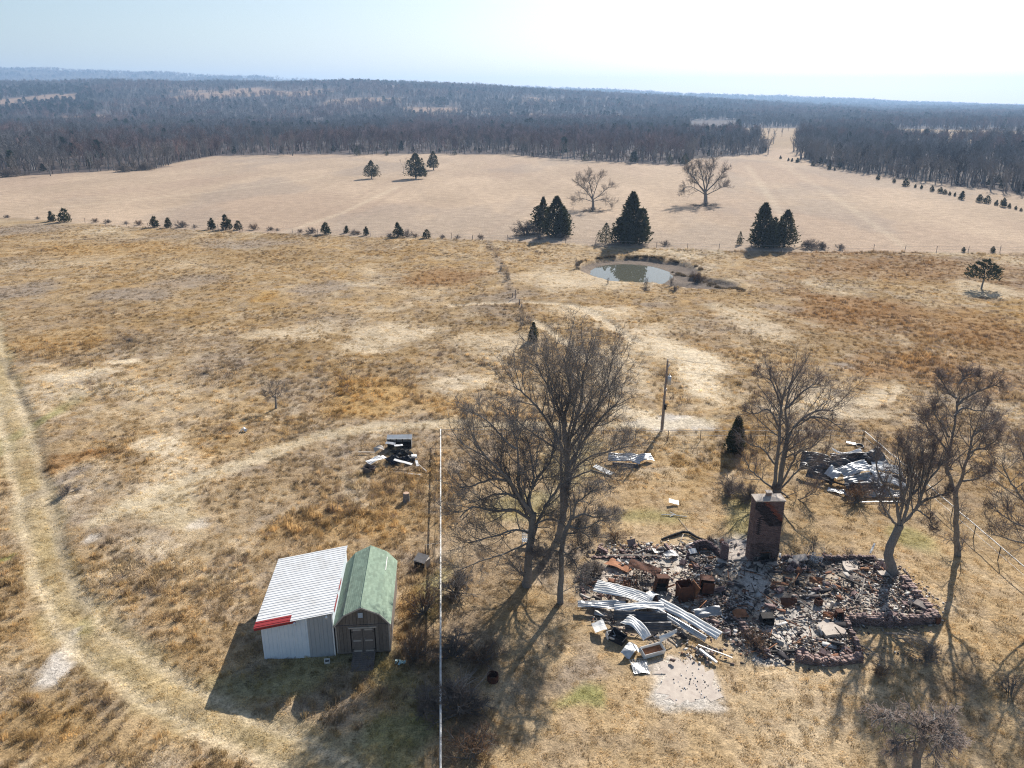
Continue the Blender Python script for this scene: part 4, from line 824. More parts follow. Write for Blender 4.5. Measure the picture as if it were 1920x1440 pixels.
for px, base, hp, wd, lab in ((190 / 2, 330, 40, 1.25, 'wide rounded grey tree standing in front of the woods at the far left'), (1098 / 2, 292, 45, 1.3, 'large spreading tree that stands out darkest at the edge of the middle woods'), (217, 324, 20, 1.1, 'small bare tree at the corner of the woods on the left'), (1440, 290, 36, 1.2, 'last bare tree at the right tip of the middle woods')):
    b = GG(px, base); h = PL(px, base - hp, b.y).z; plant('spreading_tree', lab, 'tree', b, wvar[1][1], h * wd, 1.0, None, sz=h)
for px, base, hp, mt, lab in ((1284, 309, 22, 'cedar', 'dark cedar at the right tip of the woods edge behind the broad tree'), (1256, 309, 20, 'cedar', 'dark cedar second from the tip of the woods edge'), (1098, 302, 17, 'cedar', 'dark cedar at the edge of the woods above the leafless tree'), (670, 292, 18, 'cedar', 'dark cedar at the woods edge above the lone field cedar'), (725, 292, 12, 'cedar', 'short dark cedar at the woods edge above the middle field cedar'), (852, 291, 13, 'cedar', 'short dark cedar at the woods edge right of the field cedars'), (170, 316, 26, 'pine', 'green cedar among the bare trees at the left woods corner'), (145, 318, 16, 'cedar', 'dark low cedar among the bare trees at the far left woods')):
    cedar_at(lab, px, base, base - hp, hp * .85, int(px), 700, mt=mt, shape=.6, name='edge_cedar')
for i, (px, base, hp) in enumerate(((12, 332, 26), (35, 330, 22), (232, 322, 24), (252, 320, 26), (275, 319, 24))):
    b = GG(px, base); h = PL(px, base - hp, b.y).z; plant('thicket_shrub', 'low brushy thicket before the left woods, %s from the left' % ORD[i], 'shrub', b, svar[i % 2], h * 1.1, i, None, ('twigs', 'stems'), sz=h)

def woods(name, y0, y1, n, hrange, seed, zf, grow_=1.0, skip_front=0):
    rng = np.random.default_rng(seed); y = np.sqrt(rng.uniform(y0 * y0, y1 * y1, n)); x = y * rng.uniform(-.80, .80, n)
    k = in_woods(x, y - skip_front); 
    gap = (fbm(x, y, 170, 4, 191) > .60) & (y > 1100) & (x < 300); k &= ~(gap & (rng.random(n) < .93)); x, y = x[k], y[k]; n = len(x); z = zf(x, y)
    k = z > -1.6; x, y, z = x[k], y[k], z[k]; n = len(x); z = np.maximum(z, 0)
    h = rng.uniform(*hrange, n) * rng.uniform(.75, 1.1, n) * (.8 + .45 * fbm(x, y, 90, 3, seed))
    idx = rng.integers(0, 5, n); t = np.stack([rng.uniform(.09, .25, n)] * 3, 1) * np.array([1.02, .96, .95])
    red = fbm(x, y, 120, 4, 231) > .54; t[red] *= np.array([1.22, .92, .84]); t *= (.7 + .6 * fbm(x, y, 45, 3, 241))[:, None]
    ev = (rng.random(n) < .012) | ((fbm(x, y, 70, 3, 251) > .68) & (rng.random(n) < .35) & (y > 700))
    tt = x / y; ev |= ((tt < -.50) & (tt > -.66) & (y > 1300) & (y < 2000) & (rng.random(n) < .55)) | ((tt > -.235) & (tt < -.14) & (y > 2150) & (rng.random(n) < .6))
    idx[ev] = rng.integers(5, 7, ev.sum()); t[ev] = np.array((.035, .055, .025)) * rng.uniform(.7, 1.7, ev.sum())[:, None]
    s = np.stack([h * rng.uniform(.9, 1.35, n) * grow_, h * rng.uniform(.9, 1.35, n) * grow_, h], 1); s[ev] *= .85
    print(name, n)
    scatter(name, np.stack([x, y, z], 1), np.stack([np.zeros(n), np.zeros(n), rng.uniform(0, 6.28, n)], 1), s, idx, t, protos)
zero = lambda x, y: np.where(y > 950, np.maximum(H1(x, y), 0), 0.0)
woods('near_woods', 250, 1150, 21000, (9.5, 13.5), 501, zero, 1.05, 22)
edge_gap = np.random.default_rng(5)
for i, (px, base) in enumerate(((1402, 262), (1418, 259), (1440, 257), (1466, 256), (1490, 262), (1500, 272), (1408, 252), (1431, 247), (1478, 246), (1450, 270), (1496, 284))):
    b = GG(px, base); h = edge_gap.uniform(7, 12); plant('field_tree', 'small bare tree scattered on the pale field seen through the gap in the woods', 'tree', (b.x, b.y, 0), wvar[i % 5][1], h, i, 'trees on the pale field seen through the gap in the woods')
def undergrowth():
    rng = np.random.default_rng(77); P = []
    for E_, n in ((WOOD_L, 700), (WOOD_R, 350)):
        seg = np.hypot(*np.diff(E_, axis=0).T); j = rng.choice(len(seg), n, p=seg / seg.sum()); f = rng.random((n, 1)); p = E_[j] * (1 - f) + E_[j + 1] * f; dr = p / np.linalg.norm(p, axis=1)[:, None]; P.append(p + dr * (rng.random((n, 1)) ** 1.3 * 45 + 2))
    P = np.concatenate(P); n = len(P); h = rng.uniform(1.5, 5.0, n) * (.5 + fbm(P[:, 0], P[:, 1], 25, 3, 260)); w = h * rng.uniform(1.2, 2.2, n)
    t = np.array((.20, .165, .145)) * rng.uniform(.6, 1.3, n)[:, None]; idx = rng.integers(0, 5, n); ev = rng.random(n) < .05; idx[ev] = 5; t[ev] = (.05, .06, .03)
    scatter('undergrowth', np.c_[P, np.zeros(n)], np.c_[np.zeros(n), np.zeros(n), rng.uniform(0, 6.28, n)], np.c_[w, w, h], idx, t, protos)
undergrowth()
woods('hill_woods', 1150, 2380, 27000, (11, 15), 502, zero, 1.35)
woods('far_woods', 2400, 5100, 26000, (14, 21), 503, lambda x, y: np.where(y > 3000, H2(x, y), np.maximum(H1(x, y), 0)), 2.0)
# ================================================================== BUILDINGS, RUIN, FENCE, LITTER
def boxes_np(C, S, yaw, col, pitch=None, roll=None, jit=0.0, rng=None):
    n = len(C); s = np.array([[-1, -1, -1], [1, -1, -1], [1, 1, -1], [-1, 1, -1], [-1, -1, 1], [1, -1, 1], [1, 1, 1], [-1, 1, 1]]) / 2
    V = s[None] * np.asarray(S)[:, None]
    if jit: V = V * (1 + rng.uniform(-jit, jit, V.shape))
    def rot(V, a, i, j):
        c, q = np.cos(a)[:, None], np.sin(a)[:, None]; W = V.copy(); W[..., i] = V[..., i] * c - V[..., j] * q; W[..., j] = V[..., i] * q + V[..., j] * c; return W
    if roll is not None: V = rot(V, roll, 2, 0)
    if pitch is not None: V = rot(V, pitch, 1, 2)
    V = rot(V, np.asarray(yaw) * np.ones(n), 0, 1) + np.asarray(C)[:, None]
    f = np.array([[3, 2, 1, 0], [4, 5, 6, 7], [0, 1, 5, 4], [1, 2, 6, 5], [2, 3, 7, 6], [3, 0, 4, 7]])
    return V.reshape(-1, 3), (np.arange(n)[:, None, None] * 8 + f).reshape(-1, 4), np.repeat(col, 8, 0)
def part_box(name, parent, m, c, s, yaw=0, pitch=0, roll=0, bev=0.0):
    mb = MB(); mb.box((0, 0, 0), s, ROT(yaw, pitch, roll)); o = mb.build(name, m, parent); o.location = c
    if bev: md = o.modifiers.new('bevel', 'BEVEL'); md.width = bev; md.segments = 2
    return o
def ribbed(name, parent, m, p0, u, v, lu, lv, ribs, h=.019, thick=.004, ridge=.30, sub=6):
    """metal sheet from p0 spanning lu along u (ribs run along u) and lv along v"""
    u = Vector(u).normalized(); v = Vector(v).normalized(); w = u.cross(v); 
    if w.z < 0: w = -w
    prof = []
    for i in range(ribs):
        for a, q in ((0, 0), (.5 - ridge / 2, 0), (.5 - ridge / 4, 1), (.5 + ridge / 4, 1), (.5 + ridge / 2, 0)): prof.append(((i + a) / ribs, q))
    prof.append((1, 0)); mb = MB(); p0 = Vector(p0)
    mb.grid([[p0 + u * lu * s + v * lv * a + w * h * q for a, q in prof] for s in (0, 1)], thick=thick)
    return mb.build(name, m, parent)

# ------------------------------------------------------------------ the metal shed
YAW = math.radians(4.6); sh = empty('metal_shed', (-14.12, 37.12, 0), 'lean-to metal shed with a white ribbed roof and one red strip, left of the barn', 'shed'); sh.rotation_euler.z = YAW
W, D, zl, zr = 4.02, 6.75, 2.32, 3.02
sl = (zr - zl) / W
def rz(x): return zl + sl * x
mb = MB(); mb.prism([(.03, .03), (W - .03, .03), (W - .03, D), (.03, D)], -.1, .06); mb.build('floor_slab', M['concrete'], sh)
def wall_panel(x0, x1, m, y=0.0):
    n = max(2, round((x1 - x0) / .23)); rows = [[], []]
    for i in range(n):
        for a, q in ((0, 0), (.42, 0), (.46, 1), (.54, 1), (.58, 0)):
            x = x0 + (x1 - x0 - .004) * (i + a) / n
            for r, z in ((0, -.05), (1, rz(x) - .02)): rows[r].append((x, y - .022 * q, z))
    x = x1 - .004
    for r, z in ((0, -.05), (1, rz(x) - .02)): rows[r].append((x, y, z))
    mb = MB(); mb.grid(rows, thick=.006); mb.build('wall_panel', m, sh)
for x0, x1, m in ((0, .91, 'blue_panel'), (.91, 1.82, 'blue_panel'), (1.82, 2.58, 'blue_panel'), (2.58, 3.3, 'grey_panel'), (3.3, W, 'grey_panel')): wall_panel(x0, x1, M[m])
mb = MB(); mb.add([(0, .01, 0), (0, D, 0), (0, D, zl - .02), (0, .01, zl - .02)], [(0, 1, 2, 3)]); mb.add([(W, .01, 0), (W, D, 0), (W, D, zr - .02), (W, .01, zr - .02)], [(3, 2, 1, 0)]); mb.add([(0, D, 0), (W, D, 0), (W, D, zr - .02), (0, D, zl - .02)], [(0, 1, 2, 3)])
mb.build('back_walls', M['blue_panel'], sh)
uu = Vector((1, 0, sl)); RL = (W + .42) * math.sqrt(1 + sl * sl); nP = 7; y0 = -.24; PW = (D + .42) / nP
for i in range(nP):
    z = rz(-.34) + .03
    if i == 0:
        ribbed('roof_panel', sh, M['red_metal'], (-.34, y0, z), uu, (0, 1, 0), RL * .46, PW * .62, 2)['label'] = 'red strip at the low front corner of the roof'
        ribbed('roof_panel', sh, M['white_metal'], Vector((-.34, y0 + PW * .62, z)), uu, (0, 1, 0), RL * .46, PW * .38 - .004, 1)
        ribbed('roof_panel', sh, M['white_metal'], Vector((-.34, y0, z)) + uu.normalized() * (RL * .46 + .004), uu, (0, 1, 0), RL * .54, PW - .004, 4)
    else:
        ribbed('roof_panel', sh, M['white_metal'], (-.34, y0 + PW * i, z), uu, (0, 1, 0), RL * .5, PW - .004, 4)
        ribbed('roof_panel', sh, M['white_metal'], Vector((-.34, y0 + PW * i, z + .004)) + uu.normalized() * (RL * .5 + .004), uu, (0, 1, 0), RL * .5, PW - .004, 4)
mb = MB(); mb.box((.85, y0 - .012, rz(.85) - .05), (RL * .52, .02, .13), ROT(roll=-math.atan(sl))); mb.build('red_fascia', M['red_metal'], sh)
mb = MB(); mb.box((W + .10, .9, zr - .08), (.02, 1.5, .2)); mb.box((W + .10, 2.75, zr - .10), (.02, 1.2, .16)); mb.build('red_trim', M['red_metal'], sh)
mb = MB(); mb.box((W - .03, -.03, zr / 2), (.07, .07, zr)); mb.build('corner_trim', M['white_metal'], sh)
for x in (1.95, W - .28):
    f = part_box('floodlight', sh, M['white_enamel'], (x, -.30, rz(x) - .14), (.11, .12, .18), pitch=.5, bev=.02)
    part_box('lamp_bracket', f, M['white_metal'], (0, .10, .10), (.04, .16, .03), pitch=.2)

# ------------------------------------------------------------------ the barn-shaped wooden shed
ba = empty('gambrel_barn', (-10.0, 37.42, 0), 'small weathered wooden barn with a green shingled gambrel roof and double doors', 'barn'); ba.rotation_euler.z = YAW
BW, BD, zb = 3.02, 6.35, .22
prof = [(-.10, 2.08), (.52, 2.82), (BW / 2, 3.30), (BW - .52, 2.82), (BW + .10, 2.08)]
def roofz(x): return float(np.interp(x, [p[0] for p in prof], [p[1] for p in prof]))
# front planks, one by one, cut to the gable
npk = 15; pw = BW / npk; dx0, dx1, dz1 = .86, 2.16, 1.83
for i in range(npk):
    xa, xb = i * pw, (i + 1) * pw - .012; g = .8 + .4 * random.random(); c = (g, g, g * .98)
    segs = [(zb, 2.04)] if xb < dx0 or xa > dx1 else [(dz1 + .02, 2.04)]
    for q, (a, b) in enumerate(segs + [(2.075, None)]):
        mb = MB(); ta = roofz(xa) - .02 if b is None else b; tb = roofz(xb) - .02 if b is None else b; y = random.uniform(-.006, .006)
        mid = (xa + xb) / 2; fs = []
        vs = [(xa, y, a), (xb, y, a), (xb, y, tb), (xa, y, ta), (xa, y + .03, a), (xb, y + .03, a), (xb, y + .03, tb), (xa, y + .03, ta)]
        mb.add(vs, [(0, 1, 2, 3), (7, 6, 5, 4), (0, 4, 5, 1), (1, 5, 6, 2), (2, 6, 7, 3), (3, 7, 4, 0)], c); mb.build('plank', M['old_wood'], ba)
mb = MB()
for x in (0, BW): mb.box((x, BD / 2 + .02, (zb + 2.08) / 2), (.05, BD - .06, 2.08 - zb))
mb.box((BW / 2, BD, (zb + 2.08) / 2), (BW, .05, 2.08 - zb)); mb.build('side_walls', M['old_wood'], ba)
mb = MB(); mb.add([(x, BD + .02, z - .02) for x, z in [(0, 2.09)] + prof[1:4] + [(BW, 2.09)]], [(0, 1, 2, 3, 4)]); mb.build('back_gable', M['old_wood'], ba)
mb = MB(); mb.box((BW / 2, BD / 2, zb - .04), (BW + .04, BD, .08)); mb.build('floor', M['old_wood'], ba)
for x in (.2, BW - .2):
    for y in (.4, 3.2, 6.0): part_box('support_block', ba, M['concrete'], (x, y, .06), (.4, .4, .22))
for s, (xa, xb) in enumerate(((dx0, (dx0 + dx1) / 2 - .008), ((dx0 + dx1) / 2 + .008, dx1))):
    dr = part_box('door', ba, M['old_wood'], ((xa + xb) / 2, -.012, (zb + dz1) / 2), (xb - xa, .035, dz1 - zb - .02))
    for z in (-.72, -.02, .72): part_box('door_rail', dr, M['pale_wood' if z else 'old_wood'], (0, -.025, z), (xb - xa - .02, .02, .10))
    for sx in (-1, 1): part_box('door_stile', dr, M['old_wood'], (sx * ((xb - xa) / 2 - .05), -.027, 0), (.09, .02, dz1 - zb - .06))
    part_box('door_handle', dr, M['galv_dull'], ((.22 if s == 0 else -.22), -.05, .1), (.03, .03, .16))
    for z in (-.6, .6): part_box('hinge', dr, M['char'], ((-.27 if s == 0 else .27), -.043, z), (.1, .012, .05))
for nm, c, s_ in (('door_header', ((dx0 + dx1) / 2, -.035, dz1 + .055), (dx1 - dx0 + .28, .05, .09)), ('cross_trim', (BW / 2, -.03, 2.058), (BW, .045, .035))): part_box(nm, ba, M['pale_wood' if nm == 'door_header' else 'old_wood'], c, s_)
for x in (.02, BW - .02): part_box('corner_board', ba, M['pale_wood'], (x, -.03, (zb + 2.06) / 2), (.07, .04, 2.06 - zb - .02))
v = part_box('gable_vent', ba, M['galv_dull'], (BW / 2 - .06, -.03, 2.72), (.30, .04, .34))
for q in range(5): part_box('louver', v, M['blue_panel'], (0, -.025, -.13 + q * .065), (.26, .02, .03), pitch=.6)
rp = empty('ramp'); rp.parent = ba; rp.location = ((dx0 + dx1) / 2, -.02, 0)
for q in range(9): part_box('ramp_board', rp, M['old_wood'], (0, -.10 - q * .155, .215 - q * .022), (1.28, .145, .035), pitch=.14)
for s in (-1, 1): part_box('ramp_stringer', rp, M['char'], (s * .55, -.72, .09), (.05, 1.4, .10), pitch=.14)
for k in range(4):                              # four roof slopes of overlapping shingle courses
    (xa, za), (xb, zb_) = prof[k], prof[k + 1]
    lo, hi = ((xa, za), (xb, zb_)) if za < zb_ else ((xb, zb_), (xa, za))
    L = math.hypot(hi[0] - lo[0], hi[1] - lo[1]); e = np.array([(hi[0] - lo[0]) / L, (hi[1] - lo[1]) / L]); nv = np.array([-e[1], e[0]]) * (1 if e[0] > 0 else -1)
    nc = round(L / .135); ln = L / nc; mb = MB(); nt_b = 22; yl0, yl1 = -.14, BD + .1; tw_ = (yl1 - yl0) / nt_b
    for r in range(nc):
        for t in range(nt_b + 1):
            ya = max(yl0, yl0 + (t - (.5 if r % 2 else 0)) * tw_); yb = min(yl1, yl0 + (t + 1 - (.5 if r % 2 else 0)) * tw_ - .008)
            if yb - ya < .03: continue
            g = random.uniform(.82, 1.15); c = (g, g, g); b0 = np.array(lo) + e * (r * ln) + nv * .022; b1 = np.array(lo) + e * min(L, (r + 1.25) * ln) + nv * .006; b0u = np.array(lo) + e * (r * ln)
            vs = [(b0[0], ya, b0[1]), (b0[0], yb, b0[1]), (b1[0], yb, b1[1]), (b1[0], ya, b1[1]), (b0u[0], ya, b0u[1]), (b0u[0], yb, b0u[1])]
            mb.add(vs, [(0, 1, 2, 3), (4, 5, 1, 0)], c)
    rf = mb.build('roof_slope', M['shingle'], ba); rf['kind'] = 'stuff'
    mb = MB(); mb.add([(lo[0], yl0, lo[1] - .012), (lo[0], yl1, lo[1] - .012), (hi[0], yl1, hi[1] - .012), (hi[0], yl0, hi[1] - .012)], [(0, 1, 2, 3)]); mb.build('roof_deck', M['old_wood'], ba)
mb = MB(); mb.tube([(BW / 2, -.14, 3.315), (BW / 2, BD + .1, 3.315)], .03, 6); mb.build('ridge_cap', M['shingle'], ba)
for (xa, za), (xb, zb_) in zip(prof[:-1], prof[1:]):
    L = math.hypot(xb - xa, zb_ - za); part_box('rake_board', ba, M['pale_wood'], ((xa + xb) / 2, -.15, (za + zb_) / 2 - .03), (L, .025, .08), roll=-math.atan2(zb_ - za, xb - xa))
part_box('eave_trim', ba, M['pale_wood'], (BW + .10, BD / 2, 2.05), (.03, BD + .2, .09)); part_box('drip_edge', ba, M['white_metal'], (BW - .46, BD * .80, 2.80), (.05, 1.5, .02), roll=.9)

# ------------------------------------------------------------------ brick chimney
def brick_faces(w, d, h, rng, skip=None, colf=None, yaw=0.0, c0=(0, 0), z0=0.0, bl=.21, bh=.072, bw=.10):
    C = []; S = []; K = []
    nz = int(h / bh); nw = max(1, round(w / bl)); nd = max(1, round(d / bl))
    for k in range(nz):
        z = z0 + (k + .5) * bh; off = (k % 2) * .5
        for face in range(4):
            n, L = ((nw, w), (nd, d))[face % 2]
            for i in range(n + 1):
                a = (i - off) / n * L; b = a + L / n - .012; a = max(a, 0 if face % 2 == 0 else bw); b = min(b, L if face % 2 == 0 else L - bw)
                if b - a < .03: continue
                m = (a + b) / 2
                x, y, sx, sy = ((m - w / 2, -d / 2 + bw / 2, b - a, bw), (w / 2 - bw / 2, m - d / 2, bw, b - a), (m - w / 2, d / 2 - bw / 2, b - a, bw), (-w / 2 + bw / 2, m - d / 2, bw, b - a))[face]
                if skip and skip(face, x, z): continue
                C.append((x + rng.normal(0, .003), y + rng.normal(0, .004), z)); S.append((sx, sy, bh - .012)); K.append(colf(face, x, z) if colf else (1, 1, 1))
    C = np.array(C); C[:, 0] += 0; return boxes_np(C, np.array(S), np.zeros(len(C)), np.array(K))
cb = GG(1431, 1056); cw, cd, chh = 1.95, .95, 4.78
ch = empty('brick_chimney', cb, 'tall lone brick chimney with a fireplace and sooty upper front in the ruin', 'chimney'); ch.rotation_euler.z = math.radians(2)
cb_y = cd / 2; rng = np.random.default_rng(71)
def sk(face, x, z): return face == 0 and ((abs(x - .12) < .36 and .18 < z < .78) or (abs(x - .12) < .34 and .93 < z < 1.02) or (-.72 < x < -.33 and .16 < z < .48) or (.56 < x < .84 and .16 < z < .46))
def ck(face, x, z):
    g = rng.uniform(.55, 1.0); c = np.array((g, g * .90, g * .90)) * .92
    if face == 0:
        dl = (z - 3.55) + (x - .1) * 1.15            # along the old roof line
        if z > 2.9 and dl < .55 and dl > -.75 - .3 * x: c = np.array((.17, .17, .19)) * rng.uniform(.4, 1.7)
        elif z > 2.9 and .55 <= dl < .95: c = np.array((1.1, .50, .34)) * rng.uniform(.6, .95)
        elif z < 1.6: c = c * rng.uniform(.55, 1)
        if -.75 < x < -.5 and 2.2 < z < 3.6: c = np.array((.2, .2, .22))
    return c
V, Q, K = brick_faces(cw, cd, chh, rng, sk, ck); V[:, 1] += cb_y; o = mesh_np('brickwork', V, Q, M['brick'], ch, col=K); o['kind'] = 'stuff'
mb = MB(); mb.box((0, cb_y + .05, chh / 2 + .55), (cw - .06, cd - .18, chh - 1.1)); mb.box((0, cb_y + cd / 2 - .12, .6), (cw - .06, .1, 1.1)); 
for x0, x1 in ((-cw / 2 + .03, -.26), (.5, cw / 2 - .03)): mb.box(((x0 + x1) / 2, cb_y + .1, .55), (x1 - x0, cd - .35, 1.1))
mb.build('mortar_core', M['mortar'], ch)
part_box('firebox', ch, M['char'], (.12, cb_y + .1, .32), (.74, cd - .5, .5)); part_box('hearth', ch, M['concrete'], (.1, -.22, .07), (1.7, .45, .14)); part_box('lintel', ch, M['rust'], (.12, .03, .86), (.86, .07, .05))
mb = MB(); mb.add([(-cw / 2 - .05, -.05, chh), (cw / 2 + .05, -.05, chh), (cw / 2 + .05, cd + .05, chh), (-cw / 2 - .05, cd + .05, chh), (-cw / 2 - .05, -.05, chh + .07), (cw / 2 + .05, -.05, chh + .07), (cw / 2 + .05, cd + .05, chh + .07), (-cw / 2 - .05, cd + .05, chh + .07), (-.25, cd * .35, chh + .2), (.25, cd * .35, chh + .2), (.25, cd * .75, chh + .2), (-.25, cd * .75, chh + .2)],
    [(0, 1, 5, 4), (1, 2, 6, 5), (2, 3, 7, 6), (3, 0, 4, 7), (4, 5, 9, 8), (5, 6, 10, 9), (6, 7, 11, 10), (7, 4, 8, 11), (8, 9, 10, 11), (3, 2, 1, 0)]); mb.build('crown_cap', M['concrete'], ch)
fl = part_box('flue_pot', ch, M['brick'], (0, cd * .55, chh + .30), (.30, .30, .30)); part_box('flue_lid', fl, M['concrete'], (0, 0, .17), (.42, .42, .06))

# ------------------------------------------------------------------ brick pillar, curved wall, foundation walls
b = GG(1357, 1050); rng = np.random.default_rng(72); pl = empty('brick_pillar', b, 'square broken brick pillar left of the chimney', 'pillar')
V, Q, K = brick_faces(.46, .46, 1.42, rng, lambda f, x, z: z > 1.22 and x > .0, lambda f, x, z: np.array((1, .92, .98)) * rng.uniform(.6, 1.15)); o = mesh_np('brickwork', V, Q, M['brick'], pl, col=K); o['kind'] = 'stuff'
part_box('core', pl, M['mortar'], (0, 0, .6), (.36, .36, 1.18))
def brick_run(name, label, pts, h, rng, thick=.22, tint=(1, 1, 1), cat='wall', rough=.0, smooth_path=False):
    P = np.array([tuple(p)[:2] for p in pts])
    if smooth_path: P = resample(np.c_[P, np.zeros(len(P))], 40)[:, :2]
    seg = np.hypot(*np.diff(P, axis=0).T); cum = np.concatenate([[0], np.cumsum(seg)]); o0 = Vector((P[0, 0], P[0, 1], 0)); C = []; S = []; A = []; K = []
    n = max(2, int(cum[-1] / .21)); hh = h if callable(h) else (lambda u: h)
    for k in range(40):
        for i in range(n + 1):
            u = (i + (.5 if k % 2 else 0)) / n
            if u >= 1: continue
            if (k + 1) * .075 > hh(u) + rng.uniform(-rough, rough): continue
            s = u * cum[-1]; j = min(np.searchsorted(cum, s, side='right') - 1, len(seg) - 1); f = (s - cum[j]) / seg[j]; p = P[j] * (1 - f) + P[j + 1] * f; d = (P[j + 1] - P[j]) / seg[j]
            for side in (-1, 1):
                g = rng.uniform(.6, 1.15); C.append((p[0] - o0.x - d[1] * side * thick / 4, p[1] - o0.y + d[0] * side * thick / 4, (k + .5) * .075)); S.append((.195, thick / 2 - .01, .063)); A.append(math.atan2(d[1], d[0]) + rng.normal(0, .05 + rough * .6)); K.append(np.array(tint) * g)
    V, Q, K = boxes_np(np.array(C), np.array(S), np.array(A), np.array(K)); V = np.asarray(V) ; o = mesh_np(name, V, Q, M['brick'], None, col=K); o.location = o0; tag(o, label, cat); return o
rng = np.random.default_rng(73)
brick_run('curved_wall', 'low curved brick wall bulging back beside the brick pillar', [GG(1289, 1047), GG(1293, 1038), GG(1303, 1031), GG(1318, 1028), GG(1332, 1031), GG(1345, 1038), GG(1353, 1046)], lambda u: .30 + .42 * math.sin(math.pi * min(u * 1.1, 1)), rng, tint=(.85, .80, .86), smooth_path=True)
brick_run('foundation_wall', 'low brick foundation along the back of the ruin, right of the chimney', [GG(1466, 1050), GG(1560, 1050), GG(1640, 1049)], .36, rng, tint=(1.0, .95, .95), rough=.1)
brick_run('foundation_wall', 'broken brick foundation running down the right side of the ruin to its corner', [GG(1692, 1085), GG(1722, 1125), GG(1756, 1164)], .30, rng, tint=(1.3, 1.25, 1.22), rough=.28, thick=.45)
brick_run('foundation_wall', 'brick foundation along the front right of the ruin, dark on its shaded face', [GG(1757, 1166), GG(1680, 1172), GG(1585, 1168)], .52, rng, tint=(1.0, .95, .95), rough=.24, thick=.4)
brick_run('foundation_wall', 'short brick foundation stepping forward in the front middle of the ruin', [GG(1586, 1170), GG(1600, 1200), GG(1612, 1232)], .45, rng, tint=(1.0, .95, .95), rough=.15)
brick_run('foundation_wall', 'ragged front brick foundation at the lowest edge of the ruin', [GG(1612, 1238), GG(1550, 1246), GG(1490, 1238)], .34, rng, tint=(1.2, 1.12, 1.1), rough=.25, thick=.5)
brick_run('foundation_wall', 'front brick foundation below the chimney shadow, overgrown with brown weeds', [GG(1440, 1232), GG(1405, 1200), GG(1385, 1168)], .38, rng, tint=(.9, .85, .85), rough=.15, thick=.35)
brick_run('foundation_wall', 'thin pale brick edge along the back left of the ruin', [GG(1112, 1046), GG(1160, 1046), GG(1240, 1047)], .15, rng, tint=(1.1, 1.0, 1.0), rough=.05)
brick_run('foundation_wall', 'left brick edge of the ruin running forward from its back corner', [GG(1098, 1060), GG(1090, 1100), GG(1100, 1135)], .22, rng, tint=(.9, .82, .82), rough=.1)

# ------------------------------------------------------------------ slabs
def slab(label, pts, z1, m='concrete', kind=None, cat='slab', name='concrete_slab', jag=.10):
    P = [GG(*p) for p in pts]; out = []
    for a, b in zip(P, P[1:] + P[:1]):
        for t in (0, .33, .66): out.append((a * (1 - t) + b * t) + Vector((random.uniform(-jag, jag), random.uniform(-jag, jag), 0)))
    c = sum(P, Vector()) / len(P); mb = MB(); mb.prism([(p.x - c.x, p.y - c.y) for p in out], c.z - .1, z1); o = mb.build(name, M[m]); o.location = (c.x, c.y, 0)
    return tag(o, label, cat) if not kind else tag(o, kind=kind)
slab('white concrete pad between the brick pillar and the chimney', [(1366, 1014), (1419, 1013), (1406, 1052), (1350, 1050)], .10)
slab('pale weathered concrete pad in front of the crumpled white sheets', [(1235, 1262), (1255, 1240), (1290, 1232), (1325, 1252), (1346, 1285), (1340, 1315), (1300, 1322), (1262, 1316), (1240, 1290)], .025, jag=.42)
slab('square pale concrete slab by the back wall at the right of the ruin', [(1576, 1054), (1612, 1053), (1606, 1072), (1588, 1074)], .16)
slab('smooth pinkish floor slab in the middle right of the ruin', [(1528, 1178), (1548, 1164), (1575, 1172), (1592, 1196), (1548, 1196)], .20)
slab('grey concrete floor patch at the left of the ruin behind the white sheets', [(1135, 1064), (1190, 1068), (1185, 1088), (1122, 1092)], .07)
slab('grey concrete floor patch right of the rusty appliances', [(1215, 1105), (1262, 1110), (1250, 1145), (1215, 1140)], .07)

# ------------------------------------------------------------------ rubble: what nobody could count
def in_house(n, rng):
    lo = HOUSE.min(0); hi = HOUSE.max(0); out = np.zeros((0, 2))
    while len(out) < n:
        p = rng.uniform(lo, hi, (n * 2, 2)); out = np.concatenate([out, p[inside(p[:, 0], p[:, 1], HOUSE)]])
    return out[:n]
rng = np.random.default_rng(81); n = 3600; P = in_house(n, rng); dn = fbm(P[:, 0], P[:, 1], 1.7, 4, 320); P = P[(dn > .53) | (rng.random(n) < .16)]
for (px, py, sx, sy, k) in ((1585, 1160, 50, 10, 900), (1690, 1120, 40, 30, 1300), (1540, 1215, 60, 16, 1200), (1405, 1195, 26, 22, 900), (1200, 1032, 80, 10, 900), (1330, 1055, 40, 14, 600), (1500, 1062, 40, 10, 500), (1640, 1066, 40, 12, 500), (1370, 1130, 40, 20, 700), (1340, 1170, 30, 14, 700), (1150, 1095, 40, 14, 400), (1300, 1090, 50, 18, 500), (1560, 1110, 60, 24, 700), (1320, 1225, 30, 14, 300)):
    c = G(px, py); ex = abs(G(px + sx, py).x - c.x); ey = abs(G(px, py - sy).y - c.y); k = int(k * .42); P = np.concatenate([P, np.stack([rng.normal(c.x, ex * .6, k), rng.normal(c.y, ey * .6, k)], 1)])
P += rng.normal(0, .32, P.shape); n = len(P); S = np.stack([rng.uniform(.05, .22, n), rng.uniform(.05, .14, n), rng.uniform(.03, .08, n)], 1); big = rng.random(n) < .06; S[big] *= rng.uniform(1.3, 2.2, (big.sum(), 1)); S[:, 2] *= .75
pal = np.array([(.33, .235, .20), (.22, .15, .13), (.46, .42, .38), (.05, .045, .05), (.74, .71, .67), (.34, .18, .10), (.42, .34, .27), (.12, .10, .10)]); wts = np.array([.22, .08, .24, .06, .16, .06, .16, .02]); K = pal[rng.choice(len(pal), n, p=wts / wts.sum())] * rng.uniform(.7, 1.25, (n, 1))
